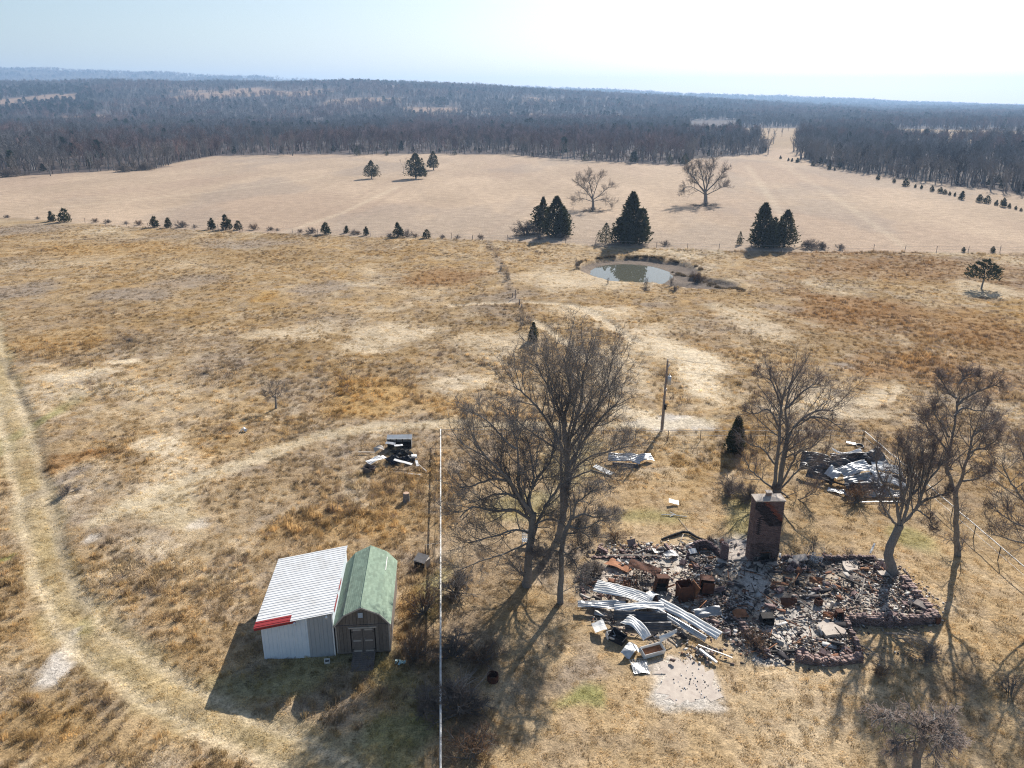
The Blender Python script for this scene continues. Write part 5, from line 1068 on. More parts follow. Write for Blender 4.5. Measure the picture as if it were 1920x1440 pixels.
z = land(P[:, 0], P[:, 1])[0] + S[:, 2] * .3 + rng.random(n) ** 3 * .18
V, Q, K = boxes_np(np.c_[P, z], S, rng.uniform(0, 6.28, n), K, rng.normal(0, .2, n), rng.normal(0, .2, n), .25, rng); o = mesh_np('rubble', V, Q, M['rubble'], None, col=K); o['kind'] = 'stuff'
n = 520; P = in_house(n, rng); L = rng.uniform(.3, 1.5, n) ** 1.2; S = np.stack([L, rng.uniform(.015, .06, n), rng.uniform(.015, .05, n)], 1); K = np.array([(.05, .045, .045), (.30, .14, .07), (.13, .10, .09), (.45, .41, .37)])[rng.choice(4, n, p=(.45, .22, .2, .13))]
V, Q, K = boxes_np(np.c_[P, land(P[:, 0], P[:, 1])[0] + rng.uniform(.03, .30, n)], S, rng.uniform(0, 6.28, n), K, rng.normal(0, .1, n), rng.normal(0, .28, n)); o = mesh_np('burnt_debris', V, Q, M['rubble'], None, col=K); o['kind'] = 'stuff'
n = 150; P = in_house(n, rng); S = np.stack([rng.uniform(.3, 1.0, n), rng.uniform(.12, .45, n), rng.uniform(.02, .06, n)], 1); K = np.array([(.05, .045, .05), (.24, .11, .065), (.50, .47, .44), (.10, .085, .085), (.66, .64, .62)])[rng.choice(5, n, p=(.34, .2, .16, .2, .1))]
V, Q, K = boxes_np(np.c_[P, land(P[:, 0], P[:, 1])[0] + rng.uniform(.08, .28, n)], S, rng.uniform(0, 6.28, n), K, rng.normal(0, .45, n), rng.normal(0, .4, n), .12, rng); o = mesh_np('burnt_panels', V, Q, M['rubble'], None, col=K); o['kind'] = 'stuff'
n = 70; P = np.stack([rng.normal(0, 1, n), rng.normal(0, 1, n)], 1); c = G(1290, 1285); P = P * (.8, .6) + (c.x + .5, c.y); S = np.stack([rng.uniform(.02, .08, n)] * 3, 1) * rng.uniform(.5, 1, (n, 3)); K = np.array([(.75, .75, .78), (.05, .05, .05), (.3, .27, .25)])[rng.choice(3, n, p=(.5, .25, .25))]
V, Q, K = boxes_np(np.c_[P, np.full(n, .04)], S, rng.uniform(0, 6.28, n), K, rng.normal(0, .4, n)); o = mesh_np('ash_crumbs', V, Q, M['rubble'], None, col=K); o['kind'] = 'stuff'

# pieces of brickwork large enough to pick out
rng = np.random.default_rng(82)
cv = []
for i in range(5):
    mb = MB(); w, d, h = ((.62, .42, .22), (.5, .34, .26), (.8, .3, .16), (.42, .4, .3), (.36, .3, .18))[i]
    for a in range(max(1, round(w / .21))):
        for k in range(max(1, round(h / .075))):
            for q in range(max(1, round(d / .105))):
                if random.random() < .12: continue
                g = random.uniform(.65, 1.2); mb.box((-w / 2 + (a + .5 + (.4 if k % 2 else 0)) * .21, -d / 2 + (q + .5) * .105, (k + .5) * .075), (.2, .097, .066), None, (g, g * .92, g * .95))
    o = mb.build('masonry_chunk', M['brick'], do_link=False); cv.append(o.data)
for i, (px, py) in enumerate([(1487, 1062), (1497, 1058), (1508, 1070), (1478, 1072), (1648, 1058), (1655, 1066), (1662, 1072), (1644, 1068), (1700, 1106), (1712, 1122), (1728, 1140), (1738, 1150), (1720, 1136), (1742, 1158), (1700, 1135), (1604, 1164), (1625, 1160), (1655, 1165), (1672, 1160), (1640, 1152), (1520, 1232), (1545, 1228), (1572, 1240), (1500, 1228), (1590, 1226), (1396, 1186), (1412, 1208), (1424, 1222), (1186, 1024), (1215, 1030), (1128, 1034), (1166, 1036), (1255, 1034), (1282, 1056), (1330, 1068), (1350, 1110), (1370, 1096), (1340, 1180), (1362, 1190), (1330, 1172), (1305, 1065), (1460, 1110), (1448, 1140), (1530, 1110), (1555, 1100), (1600, 1118), (1125, 1120), (1146, 1118), (1170, 1112)]):
    p = GG(px, py); o = link(bpy.data.objects.new('masonry_chunk', cv[i % 5])); o.location = (p.x, p.y, p.z + .02); o.rotation_euler = (rng.normal(0, .3), rng.normal(0, .3), rng.uniform(0, 6.28)); s = rng.uniform(.8, 1.35); o.scale = (s, s, s)
    tag(o, 'chunk of broken brickwork lying among the rubble of the burnt house', 'brick chunk', 'chunks of brickwork in the ruin')

# ------------------------------------------------------------------ single things of the ruin and the heaps
def CR(a, b, s):                                 # dents and folds of torn sheet metal
    q = float(fbm(np.array([a + s * 1.3]), np.array([b * 1.2 + s * .7]), .75, 2, 330)[0]) - .5
    return 1.6 * (abs(q) * 1.5 - .15) + q * .6
def sheet(name, label, cat, px, py, L, Wd, yaw, z=.15, pitch=0.0, roll=0.0, ribs=6, h=.03, bend=0.0, m='galv', twist=0.0, crease=0.0, taper=0.0, thick=.006, wob=.03, seed=0, wave=0.0, crumple=.10):
    """a bent metal sheet, L long (ribs run along it), lying at a photo pixel; yaw in degrees from the picture's right"""
    rng = np.random.default_rng(seed + int(px * 7 + py)); p = GG(px, py); nl = 14; rows = []; nc = ribs * 4
    for i in range(nl + 1):
        u = i / nl; row = []; zz = bend * math.sin(math.pi * u) + crease * abs(u - .5) * 2 + wave * math.sin(u * 9 + px); ww = Wd * (1 - taper * u); tw_ = twist * (u - .5) + rng.normal(0, .012)
        for j in range(nc + 1):
            v = j / nc - .5; q = (0, 0, 1, 1)[j % 4] if ribs > 1 else 0
            row.append(((u - .5) * L, v * ww * math.cos(tw_), zz + v * ww * math.sin(tw_) + h * q + wob * math.sin(u * 7 + v * 5 + seed) + crumple * CR(u * L, v * ww, px + py)))
        rows.append(row)
    R = ROT(math.radians(yaw), math.radians(pitch), math.radians(roll)); mb = MB(); mb.grid([[R @ Vector(q) for q in row] for row in rows], thick=thick)
    o = mb.build(name, M[m]); lo = min(v[2] for v in mb.v); o.location = (p.x, p.y, p.z + z - lo); return tag(o, label, cat)
def board(label, px, py, L, w, t, yaw, z=.03, roll=0, pitch=0, m='pale_wood', name='board', cat='board'):
    p = GG(px, py); mb = MB(); R = ROT(math.radians(yaw), math.radians(pitch), math.radians(roll)); n = 5
    mb.grid([[R @ Vector(((i / n - .5) * L, sy * w / 2, .012 * math.sin(i * 1.7 + px))) for sy in (-1, 1)] for i in range(n + 1)], thick=t)
    o = mb.build(name, M[m]); lo = min(v[2] for v in mb.v); o.location = (p.x, p.y, p.z + z - lo); return tag(o, label, cat)
def open_box(name, label, cat, px, py, s, yaw, m, lean=(0, 0), door=None, inner='char', hole='top', z=0.0):
    p = GG(px, py); root = empty(name, (p.x, p.y, p.z + z), label, cat); root.rotation_euler = (lean[0], lean[1], math.radians(yaw)); w, d, h = s; t = .025; mb = MB()
    if hole == 'top': parts = [((0, 0, t / 2), (w, d, t)), ((-w / 2 + t / 2, 0, h / 2), (t, d, h)), ((w / 2 - t / 2, 0, h / 2), (t, d, h)), ((0, -d / 2 + t / 2, h / 2), (w - 2 * t - .004, t, h)), ((0, d / 2 - t / 2, h / 2), (w - 2 * t - .004, t, h))]
    else: parts = [((0, 0, t / 2), (w, d, t)), ((0, 0, h - t / 2), (w, d, t)), ((-w / 2 + t / 2, 0, h / 2), (t, d, h - 2 * t - .004)), ((w / 2 - t / 2, 0, h / 2), (t, d, h - 2 * t - .004)), ((0, d / 2 - t / 2, h / 2), (w - 2 * t - .004, t, h - 2 * t - .004))]
    for c, sz in parts: mb.box(c, sz, None, (1, 1, 1), .012)
    mb.build('body', M[m], root); part_box('inside', root, M[inner], (0, .02, h * .22), (w - 4 * t, d - 4 * t, h * .3))
    if door: part_box('door', root, M[door[0]], door[1], door[2], *door[3])
    return root
# rusted appliances
open_box('rusty_washer', 'rust-brown burnt-out washing machine with an open top, left of the two in the ruin', 'appliance', 1283, 1122, (.95, .80, 1.15), 10, 'rust', (.05, -.04), ('rust_light', (.55, -.15, .75), (.05, .75, .9), (.3, .3, .2)))
open_box('rusty_dryer', 'dark rusty burnt-out cabinet right of the washing machine in the ruin', 'appliance', 1322, 1112, (.85, .7, 1.12), -8, 'rust', (-.08, .05), ('rust', (.1, -.42, .6), (.75, .04, .8), (.1, .15, 0)), hole='front')
o = open_box('rusty_cabinet', 'tall dark rusted cabinet standing at the left of the ruin beside a bed spring grid', 'cabinet', 1237, 1108, (.80, .45, 1.25), 6, 'rust', (.12, .06), None, hole='front'); part_box('flap', o, M['rust_light'], (.62, -.1, .5), (.5, .04, .6), .3, .6, .9)
sheet('rusty_sheet', 'flat dark rusty panel leaning down from the left onto the rusted cabinet', 'panel', 1208, 1078, 2.2, .75, -28, .35, 12, 6, 1, 0, .05, 'rust')
sheet('rusty_hood', 'large round-cornered orange rusty hood on the left floor of the ruin', 'hood', 1160, 1066, 1.7, 1.15, -38, .10, -8, 4, 1, 0, .10, 'rust_light', taper=.35)
def grid_panel(name, label, cat, px, py, L, W_, nx_, ny_, r, m, yaw, pitch, z=.1):
    p = GG(px, py); R = ROT(math.radians(yaw), math.radians(pitch)); mb = MB()
    for i in range(nx_ + 1): x = (i / nx_ - .5) * L; mb.tube([R @ Vector((x, y * W_, .03 * math.sin(x * 4 + y * 6))) for y in (-.5, 0, .5)], r, 4)
    for j in range(ny_ + 1): y = (j / ny_ - .5) * W_; mb.tube([R @ Vector((x * L, y, .03 * math.sin(x * 5 + y * 3))) for x in (-.5, 0, .5)], r, 4)
    o = mb.build(name, M[m]); lo = min(v[2] for v in mb.v); o.location = (p.x, p.y, p.z + z - lo); return tag(o, label, cat)
grid_panel('bed_spring', 'dark rusty bed spring grid propped up left of the rusted cabinet', 'bed spring', 1206, 1106, 1.9, 1.7, 11, 9, .014, 'char', 0, 35, .05)
grid_panel('oven_rack', 'pale wire mesh panel lying on the grass at the front of the white heap', 'rack', 1200, 1252, .95, 1.0, 7, 8, .010, 'galv', 8, 4, .06)
sheet('glass_pane', 'whitish glass-like panel under the wire rack at the front of the white heap', 'panel', 1200, 1254, .9, .95, 6, .02, 0, 0, 1, 0, 0, 'galv')
def coil(name, label, px, py, r, h, m, n=26, tube=.012):
    p = GG(px, py); rng = np.random.default_rng(int(px)); mb = MB()
    for q in range(n):
        a0 = rng.uniform(0, 6.28); rr = r * rng.uniform(.3, 1); cx, cy = rng.normal(0, r * .25, 2); zz = rng.uniform(0, h); tl = rng.normal(0, .5)
        mb.tube([(cx + rr * math.cos(a0 + t), cy + rr * .8 * math.sin(a0 + t), max(.01, zz + tl * rr * math.sin(t))) for t in np.linspace(0, rng.uniform(2, 5.5), 9)], tube, 4)
    o = mb.build(name, M[m]); o.location = p; return tag(o, label, 'wire tangle')
coil('wire_tangle', 'round orange-brown tangle of rusty wire left of the bed spring grid', 1164, 1098, .75, .25, 'rust_light')
coil('wire_tangle', 'loose tangle of pale wire at the back of the ruin right of the chimney', 1527, 1056, .5, .8, 'galv', 22)
coil('wire_tangle', 'dark rusty wire tangle in the front left weeds of the ruin', 1426, 1200, .6, .4, 'char', 18)
open_box('rusty_box', 'dark square box with a black front standing in the ash below the chimney', 'box', 1437, 1168, (.75, .6, .55), 0, 'char', hole='front')
open_box('rusty_bin', 'small dark upright metal bin in the middle of the ruin', 'bin', 1534, 1134, (.38, .36, .42), 20, 'rust', hole='top')
open_box('rusty_drum', 'upright dark-red rusted sheet drum by the front right foundation', 'drum', 1571, 1160, (.42, .3, .62), 5, 'rust', (.1, 0), hole='front')
open_box('rusty_box', 'tiny rusty box outside the right front corner of the ruin', 'box', 1755, 1168, (.34, .3, .45), 15, 'rust', hole='top')
sheet('bent_rusty_sheet', 'bent triangular rusty sheet standing up in the middle of the ruin', 'sheet', 1478, 1136, 1.15, .7, 18, .02, 55, 0, 1, 0, .18, 'rust', taper=.6)
sheet('bent_rusty_sheet', 'heap of orange rusty flakes beside the upright rusted drum', 'sheet', 1551, 1162, .6, .45, -20, .12, 15, 8, 3, .04, .12, 'rust_light')
sheet('bent_rusty_sheet', 'orange rusty sheet half in the chimney shadow', 'sheet', 1388, 1156, .9, .6, 12, .1, 18, 0, 1, 0, .12, 'rust_light', seed=3)
sheet('bent_rusty_sheet', 'orange rusty strip right of the chimney shadow', 'sheet', 1462, 1098, 1.1, .3, -8, .1, 10, 0, 1, 0, .06, 'rust_light', seed=4)
sheet('bent_rusty_sheet', 'small orange rusty scrap behind the rusty appliances', 'sheet', 1297, 1064, .5, .3, 30, .1, 15, 0, 1, 0, .05, 'rust_light', seed=5)
sheet('bent_rusty_sheet', 'rusty scrap standing near the middle back of the ruin', 'sheet', 1530, 1092, .9, .35, -12, .05, 40, 0, 1, 0, .1, 'rust_light', seed=6)
sheet('bent_rusty_sheet', 'long narrow orange strip lying toward the tree in the ruin', 'sheet', 1585, 1108, 1.6, .22, -38, .08, 10, 0, 1, 0, .05, 'rust_light', seed=7)
board('wide dark plank lying diagonally right of the chimney', 1522, 1063, 1.7, .30, .06, -58, .12, 4, 14, 'char', 'plank', 'plank')
board('flat pale stone-like slab tilted against the back wall', 1499, 1054, .95, .6, .09, 5, .18, -8, 10, 'concrete', 'stone_slab', 'slab')
board('pale broken slab leaning on the rubble below the tilted one', 1487, 1060, .7, .4, .08, -30, .12, 10, 12, 'concrete', 'stone_slab', 'slab')
board('small pale slab at the foot of the dark tree in the ruin', 1655, 1080, .7, .45, .08, 10, .1, 5, 6, 'concrete', 'stone_slab', 'slab')
board('flat grey stone on the right side foundation', 1726, 1142, .8, .55, .1, -50, .25, 3, 6, 'mortar', 'stone_slab', 'slab')
board('pink brick slab on the far left of the ruin standing on edge', 1183, 1024, .6, .5, .1, 20, .05, 0, 60, 'brick', 'brick_slab', 'slab')
board('long thin pale batten along the back left of the ruin', 1185, 1046, 3.6, .07, .05, 0, .18, 0, 0, 'pale_wood', 'batten', 'batten')
board('dark charred beam lying along the front edge below the ash', 1465, 1226, 2.4, .12, .12, 2, .1, 0, 0, 'char', 'beam', 'beam')
board('charred beam running down to the right in the middle of the ruin', 1600, 1100, 2.2, .10, .08, -42, .18, 5, 0, 'char', 'beam', 'beam')
board('white post leaning at the right end of the back foundation', 1634, 1040, .9, .12, .1, 50, .3, -25, 0, 'white_enamel', 'post', 'post')
mb = MB(); q = [GG(1619, 1096) + Vector((0, 0, .5)), GG(1616, 1112) + Vector((0, 0, .4)), GG(1608, 1124) + Vector((0, 0, .25)), GG(1598, 1136) + Vector((0, 0, .06))]; mb.tube(q, [.05, .045, .04, .03], 6); mb.tube([q[1], GG(1613, 1135) + Vector((0, 0, .1))], [.03, .015], 5); tag(mb.build('bleached_branch', M['dead_wood']), 'bleached forked branch lying in the right half of the ruin', 'branch')
mb = MB(); mb.tube([GG(*p) + Vector((0, 0, z)) for p, z in (((1240, 1013), .08), ((1258, 1007), .12), ((1280, 1001), .14), ((1292, 1002), .14), ((1306, 1010), .12), ((1325, 1016), .08))], [.07, .10, .11, .11, .09, .05], 6); tag(mb.build('garden_edging', M['char']), 'curved charred timber edging on the grass behind the curved wall', 'edging')
sheet('metal_disc', 'grey dented basin lying among the bricks at the back left of the ruin', 'basin', 1233, 1037, .75, .55, 10, .12, 0, 0, 1, 0, -.12, 'galv_dull')
sheet('metal_disc', 'bluish dented sheet beside the curved wall', 'sheet', 1258, 1044, 1.0, .6, 15, .10, 10, 0, 1, 0, .15, 'galv_dull', seed=2)
board('white scrap of board leaning inside the curved wall', 1298, 1042, .55, .4, .03, 15, .25, 0, 30, 'white_enamel', 'white_scrap', 'scrap')
# the heap of white sheets at the front
sheet('roof_sheet', 'broad white ribbed roof sheet, highest at the left of the front heap', 'metal sheet', 1168, 1131, 3.7, 1.15, -22, .55, 6, 4, 6, .035, .15, 'white_metal', taper=.2)
sheet('roof_sheet', 'pale crumpled sheet sticking out at the far left of the front heap', 'metal sheet', 1128, 1146, 3.0, .62, -4, .30, 12, 0, 4, .03, .08, 'galv', twist=.5)
sheet('roof_sheet', 'white folded sheet lying across the middle of the front heap', 'metal sheet', 1198, 1152, 3.1, .6, 4, .42, 10, 0, 3, .03, .16, 'white_metal')
sheet('roof_sheet', 'white curved sheet curling up at the back of the front heap', 'metal sheet', 1220, 1134, 1.4, .95, 38, .30, -20, 0, 4, .03, .30, 'white_metal')
sheet('roof_sheet', 'trough-like sheet painted dark as shade under the white folded one', 'metal sheet', 1200, 1168, 3.2, .6, -5, .22, 55, 0, 3, .03, .10, 'dark_metal')
sheet('roof_sheet', 'second sheet painted dark as shade lower in the front heap', 'metal sheet', 1215, 1184, 2.8, .5, 2, .12, 50, 0, 3, .03, .10, 'dark_metal', seed=1)
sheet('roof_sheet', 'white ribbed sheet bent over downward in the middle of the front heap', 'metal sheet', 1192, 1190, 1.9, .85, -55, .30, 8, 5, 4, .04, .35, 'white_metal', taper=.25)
sheet('siding_strip', 'long narrow pale siding panel, left of the two crossing the front heap', 'siding', 1264, 1176, 4.6, .34, -49, .32, 30, 0, 2, .05, .03, 'galv')
sheet('siding_strip', 'long white ribbed siding panel, right of the two crossing the front heap', 'siding', 1289, 1172, 4.5, .66, -48, .36, 14, 0, 3, .05, .03, 'white_metal')
sheet('siding_strip', 'blue-grey segmented panel lying right of the long siding panels', 'siding', 1326, 1160, 1.75, .6, 14, .25, 35, 0, 2, .03, .12, 'galv_dull')
open_box('white_basin', 'shallow white tub tipped at the front of the heap', 'tub', 1222, 1226, (1.35, .62, .34), 20, 'white_enamel', (.25, 0), None, inner='rust_light', z=.1)
sheet('white_strip', 'white pointed strip sticking up right of the white tub', 'strip', 1252, 1203, 1.25, .34, 40, .25, 50, -12, 1, 0, .04, 'white_enamel', taper=.5)
sheet('white_sheet', 'square white appliance panel at the left of the front heap', 'panel', 1123, 1185, .95, .75, -80, .25, 12, 0, 1, 0, -.06, 'white_enamel')
sheet('grey_sheet', 'grey curved sheet at the lower left of the front heap', 'metal sheet', 1180, 1226, 1.2, .6, 55, .12, 18, 0, 1, 0, .22, 'galv')
sheet('grey_sheet', 'pale narrow strip left of the white tub', 'strip', 1190, 1222, 1.0, .22, -60, .25, 25, -10, 1, 0, .04, 'galv', seed=4)
open_box('burnt_motor', 'black and white burnt machine between the panel and the bent sheet', 'machine', 1157, 1200, (.95, .6, .5), -35, 'black_plastic', (.2, .2), ('white_enamel', (-.2, -.32, .3), (.3, .03, .3), (.2, .3, 0)))
open_box('burnt_motor', 'small white crumpled casing left of the black machine', 'casing', 1143, 1195, (.45, .4, .35), 20, 'white_metal', (.3, .1))
board('white pipe lying toward the front right of the pad', 1327, 1236, 1.25, .13, .10, -52, .08, 6, 0, 'white_enamel', 'pipe', 'pipe')
board('grey pole lying past the pad at the right', 1340, 1228, 2.0, .06, .05, -30, .15, 3, 0, 'galv_dull', 'pole', 'pole')
# the crumpled barn roof by the trees; dark_metal sheets paint in its shaded holes
for (nm, px, py, L, Wd, yaw, z, pi_, ro, rb, h, bd, m, cr) in (
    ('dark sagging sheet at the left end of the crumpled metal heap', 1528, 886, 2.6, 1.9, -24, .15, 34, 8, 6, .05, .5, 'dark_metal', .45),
    ('shade-painted underside of a folded sheet below the left end of the crumpled heap', 1538, 900, 2.2, 1.3, -38, .02, 40, 4, 4, .04, .2, 'dark_metal', .4),
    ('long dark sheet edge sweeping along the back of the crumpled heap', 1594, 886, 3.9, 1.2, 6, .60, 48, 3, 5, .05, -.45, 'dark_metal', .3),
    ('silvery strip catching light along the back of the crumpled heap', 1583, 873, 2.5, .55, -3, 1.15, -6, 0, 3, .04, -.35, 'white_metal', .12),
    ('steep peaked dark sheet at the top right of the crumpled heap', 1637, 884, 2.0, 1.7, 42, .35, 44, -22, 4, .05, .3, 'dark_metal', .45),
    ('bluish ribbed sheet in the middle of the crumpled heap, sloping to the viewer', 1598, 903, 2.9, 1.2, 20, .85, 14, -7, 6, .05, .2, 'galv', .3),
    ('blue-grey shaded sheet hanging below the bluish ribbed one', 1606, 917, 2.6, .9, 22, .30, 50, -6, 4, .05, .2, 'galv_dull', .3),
    ('folded sheet painted dark as a shaded gap under the middle of the crumpled heap', 1614, 926, 2.8, 1.1, 2, .02, 44, 0, 4, .05, .15, 'dark_metal', .45),
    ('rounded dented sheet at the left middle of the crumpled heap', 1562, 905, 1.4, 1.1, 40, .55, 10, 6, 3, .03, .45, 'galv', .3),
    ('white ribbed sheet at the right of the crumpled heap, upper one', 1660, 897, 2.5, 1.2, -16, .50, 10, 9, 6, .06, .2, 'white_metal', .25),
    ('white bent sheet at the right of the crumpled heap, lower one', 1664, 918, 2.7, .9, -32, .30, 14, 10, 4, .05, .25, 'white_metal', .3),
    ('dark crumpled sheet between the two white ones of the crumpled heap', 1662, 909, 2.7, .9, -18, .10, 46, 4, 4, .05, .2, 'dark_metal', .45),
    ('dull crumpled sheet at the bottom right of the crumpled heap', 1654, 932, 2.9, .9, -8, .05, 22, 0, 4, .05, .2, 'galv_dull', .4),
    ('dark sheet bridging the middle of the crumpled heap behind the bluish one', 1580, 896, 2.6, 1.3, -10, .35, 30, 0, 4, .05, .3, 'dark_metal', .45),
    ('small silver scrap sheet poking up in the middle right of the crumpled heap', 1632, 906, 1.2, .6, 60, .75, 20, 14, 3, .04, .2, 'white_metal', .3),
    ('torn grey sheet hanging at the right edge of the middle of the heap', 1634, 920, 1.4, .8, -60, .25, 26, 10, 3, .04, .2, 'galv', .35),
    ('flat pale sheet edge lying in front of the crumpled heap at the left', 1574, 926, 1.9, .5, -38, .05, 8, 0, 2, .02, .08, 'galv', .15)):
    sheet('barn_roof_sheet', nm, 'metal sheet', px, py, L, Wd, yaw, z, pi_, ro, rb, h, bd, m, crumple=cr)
board('dark board jutting from the front left of the crumpled heap', 1566, 914, 2.3, .22, .06, -32, .3, 6, 0, 'char', 'plank', 'plank'); board('pale end of a board at the left front of the crumpled heap', 1545, 901, .9, .16, .05, 30, .35, 6, 0, 'pale_wood')
board('thin white rail lying at the very front of the crumpled heap', 1650, 943, 3.2, .08, .05, 2, .08, 0, 0, 'white_enamel', 'rail', 'rail')
def tyre(label, px, py, r, name='old_tyre', m='black_plastic', lean=.2):
    p = GG(px, py); mb = MB(); k, q = 20, 8; vs = []; fs = []
    for i in range(k):
        for j in range(q):
            a, b = 6.283 * i / k, 6.283 * j / q; rr = r * (.78 + .24 * math.cos(b)); vs.append((rr * math.cos(a), rr * math.sin(a), r * .26 * math.sin(b) + r * .26)); fs.append((i * q + j, ((i + 1) % k) * q + j, ((i + 1) % k) * q + (j + 1) % q, i * q + (j + 1) % q))
    mb.add(vs, fs); o = mb.build(name, M[m], smooth=True); o.location = p; o.rotation_euler.x = lean; return tag(o, label, 'tyre')
tyre('dark old tyre lying in the grass behind the crumpled heap', 1611, 839, .42)
board('pale flat scrap beside the old tyre', 1595, 834, .8, .35, .05, -25, .08, 5, 8, 'white_enamel', 'scrap', 'scrap')
# fallen metal behind the tall tree
sheet('fallen_sheet', 'crumpled silvery sheets on the grass under the tall tree, near the pole shadow', 'metal sheet', 1170, 868, 2.8, 1.1, -10, .25, 16, 0, 5, .05, .16, 'galv', wave=.05)
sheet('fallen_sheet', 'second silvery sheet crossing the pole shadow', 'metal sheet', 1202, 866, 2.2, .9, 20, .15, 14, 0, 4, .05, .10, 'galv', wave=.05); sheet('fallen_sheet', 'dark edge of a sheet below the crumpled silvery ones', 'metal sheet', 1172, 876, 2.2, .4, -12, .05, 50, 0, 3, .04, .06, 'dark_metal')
board('white panel lying on the grass left of the fallen sheets', 1131, 885, 1.9, .55, .04, -44, .1, 6, 6, 'white_enamel', 'white_sheet', 'panel')
board('white folded paper-like scrap on the lawn between the trees', 1263, 946, .8, .5, .02, -10, .10, 12, 12, 'white_enamel', 'scrap', 'scrap')
mb = MB(); q = GG(1265, 967); mb.tube([(-1.0, .1, .06), (-.1, 0, .10), (.9, -.25, .05)], .035, 5); mb.tube([(.05, 0, .10), (-.35, .28, .2)], .03, 5); mb.tube([(-.05, 0, .1), (-.4, -.2, .05)], .03, 5); o = mb.build('white_stick', M['white_enamel']); o.location = q; tag(o, 'white arrow-shaped bundle of sticks lying on the lawn', 'sticks')
mb = MB(); mb.tube([GG(1272, 972) + Vector((0, 0, .03)), GG(1284, 988) + Vector((0, 0, .05)), GG(1296, 1003) + Vector((0, 0, .03))], .02, 5); tag(mb.build('cable', M['pale_wood']), 'thin pale cable running from the white sticks to the charred edging', 'cable')
# things round the barn
o = open_box('wooden_crate', 'pale open crate lying on its side right of the barn', 'crate', 792, 1062, (.85, .7, .62), -28, 'pale_wood', hole='front'); part_box('lid', o, M['pale_wood'], (0, -.1, .72), (.9, .7, .03), 0, .45, 0)
p = GG(762, 940); st = empty('tree_stump', p, 'sawn tree stump with a pale cut top in front of the junk pile', 'stump'); mb = MB(); mb.tube([(0, 0, -.1), (0, 0, .1), (.02, 0, .72)], [.34, .28, .25], 12); mb.build('stump_bark', M['bark'], st); mb = MB(); mb.tube([(.02, 0, .715), (.02, 0, .735)], .235, 12); mb.build('cut_top', mat('cut_wood', (.50, .34, .24), col2=(.36, .22, .14), scale=9), st)
p = GG(924, 1276); mb = MB(); mb.grid([[(rr * math.cos(a), rr * math.sin(a), z) for a in np.linspace(0, 6.283, 25)] for z, rr in ((-.05, .29), (.2, .30), (.42, .30))], thick=-.02); o = mb.build('burn_barrel', M['rust']); o.location = p; tag(o, 'open rusty drum ring in the shadow of the slim tree', 'barrel')
p = GG(986, 1022); ch_ = empty('lattice_chair', p, 'white lattice garden chair half hidden behind the forked tree trunk', 'chair'); 
mb = MB()
for i in range(5): mb.box((-.26 + i * .13, .25, .75), (.05, .03, .75))
for j in range(6): mb.box((0, .25, .42 + j * .13), (.58, .032, .04))
mb.build('backrest', M['white_enamel'], ch_); part_box('seat', ch_, M['white_enamel'], (0, 0, .42), (.58, .5, .04))
for sx in (-1, 1):
    for sy in (-1, 1): part_box('leg', ch_, M['white_enamel'], (sx * .25, sy * .21, .2), (.05, .05, .4))
p = GG(748, 1244); rng = np.random.default_rng(91); mb = MB()
for i in range(14): mb.box((rng.uniform(-.35, .35), rng.uniform(-.15, .15), rng.uniform(.04, .14)), (rng.uniform(.1, .25), rng.uniform(.08, .16), rng.uniform(.02, .05)), ROT(rng.uniform(0, 6), rng.uniform(-.6, .6), rng.uniform(-.6, .6)))
o = mb.build('plastic_scrap', M['teal']); o.location = p; tag(o, 'broken pale teal plastic scraps on the grass right of the barn ramp', 'scrap')
o = open_box('white_bucket', 'small white box at the foot of the grey wall panels of the metal shed', 'box', 614, 1243, (.3, .26, .2), 10, 'white_enamel', (.2, 0))
p = GG(458, 808); mb = MB()
for i in range(6): mb.box((rng.uniform(-.2, .2), rng.uniform(-.15, .15), .08 + rng.uniform(0, .2)), (.3, .2, .06), ROT(rng.uniform(0, 6), rng.uniform(-.9, .9), rng.uniform(-.9, .9)))
o = mb.build('white_rag', M['white_enamel']); o.location = p; tag(o, 'crumpled white rag in the grass near the small crooked tree', 'rag')
def branch_pile(label, px, py, L, n, m, seed, yaw, spread=.35):
    rng = np.random.default_rng(seed); P = []; 
    for i in range(n):
        a = math.radians(yaw) + rng.normal(0, spread); c = np.array([rng.normal(0, L * .18), rng.normal(0, L * .10), .08]); l = L * rng.uniform(.3, .6); P.append(resample([(c[0] - l * math.cos(a), c[1] - l * math.sin(a), .05), (c[0], c[1], rng.uniform(.1, .5)), (c[0] + l * math.cos(a), c[1] + l * math.sin(a), rng.uniform(.02, .4))], 7))
    P = np.array(P); R = np.tile(np.linspace(.035, .012, 7), (n, 1)); S = grow(P, R, 5, .2, 1, .45, 40, 5, .1, .15, .7, .007, rng); V, Q = tubes([(P, R), S], 4); o = mesh_np('fallen_branches', V, Q, M[m], None, smooth=True); o.location = GG(px, py); tag(o, label, 'branches')
branch_pile('grey pile of fallen branches along the right side of the white rail', 858, 1292, 2.6, 12, 'dead_wood', 1, 62); branch_pile('pale fallen branches in front of the ruin below its right corner', 1710, 1206, 2.4, 9, 'dead_wood', 2, -40); branch_pile('dark fallen branch reaching from the front step of the ruin onto the grass', 1632, 1222, 2.6, 3, 'bark', 3, -50, .15); branch_pile('pale broken branches round the foot of the slim tree', 1022, 1040, 1.8, 5, 'dead_wood', 4, 10)

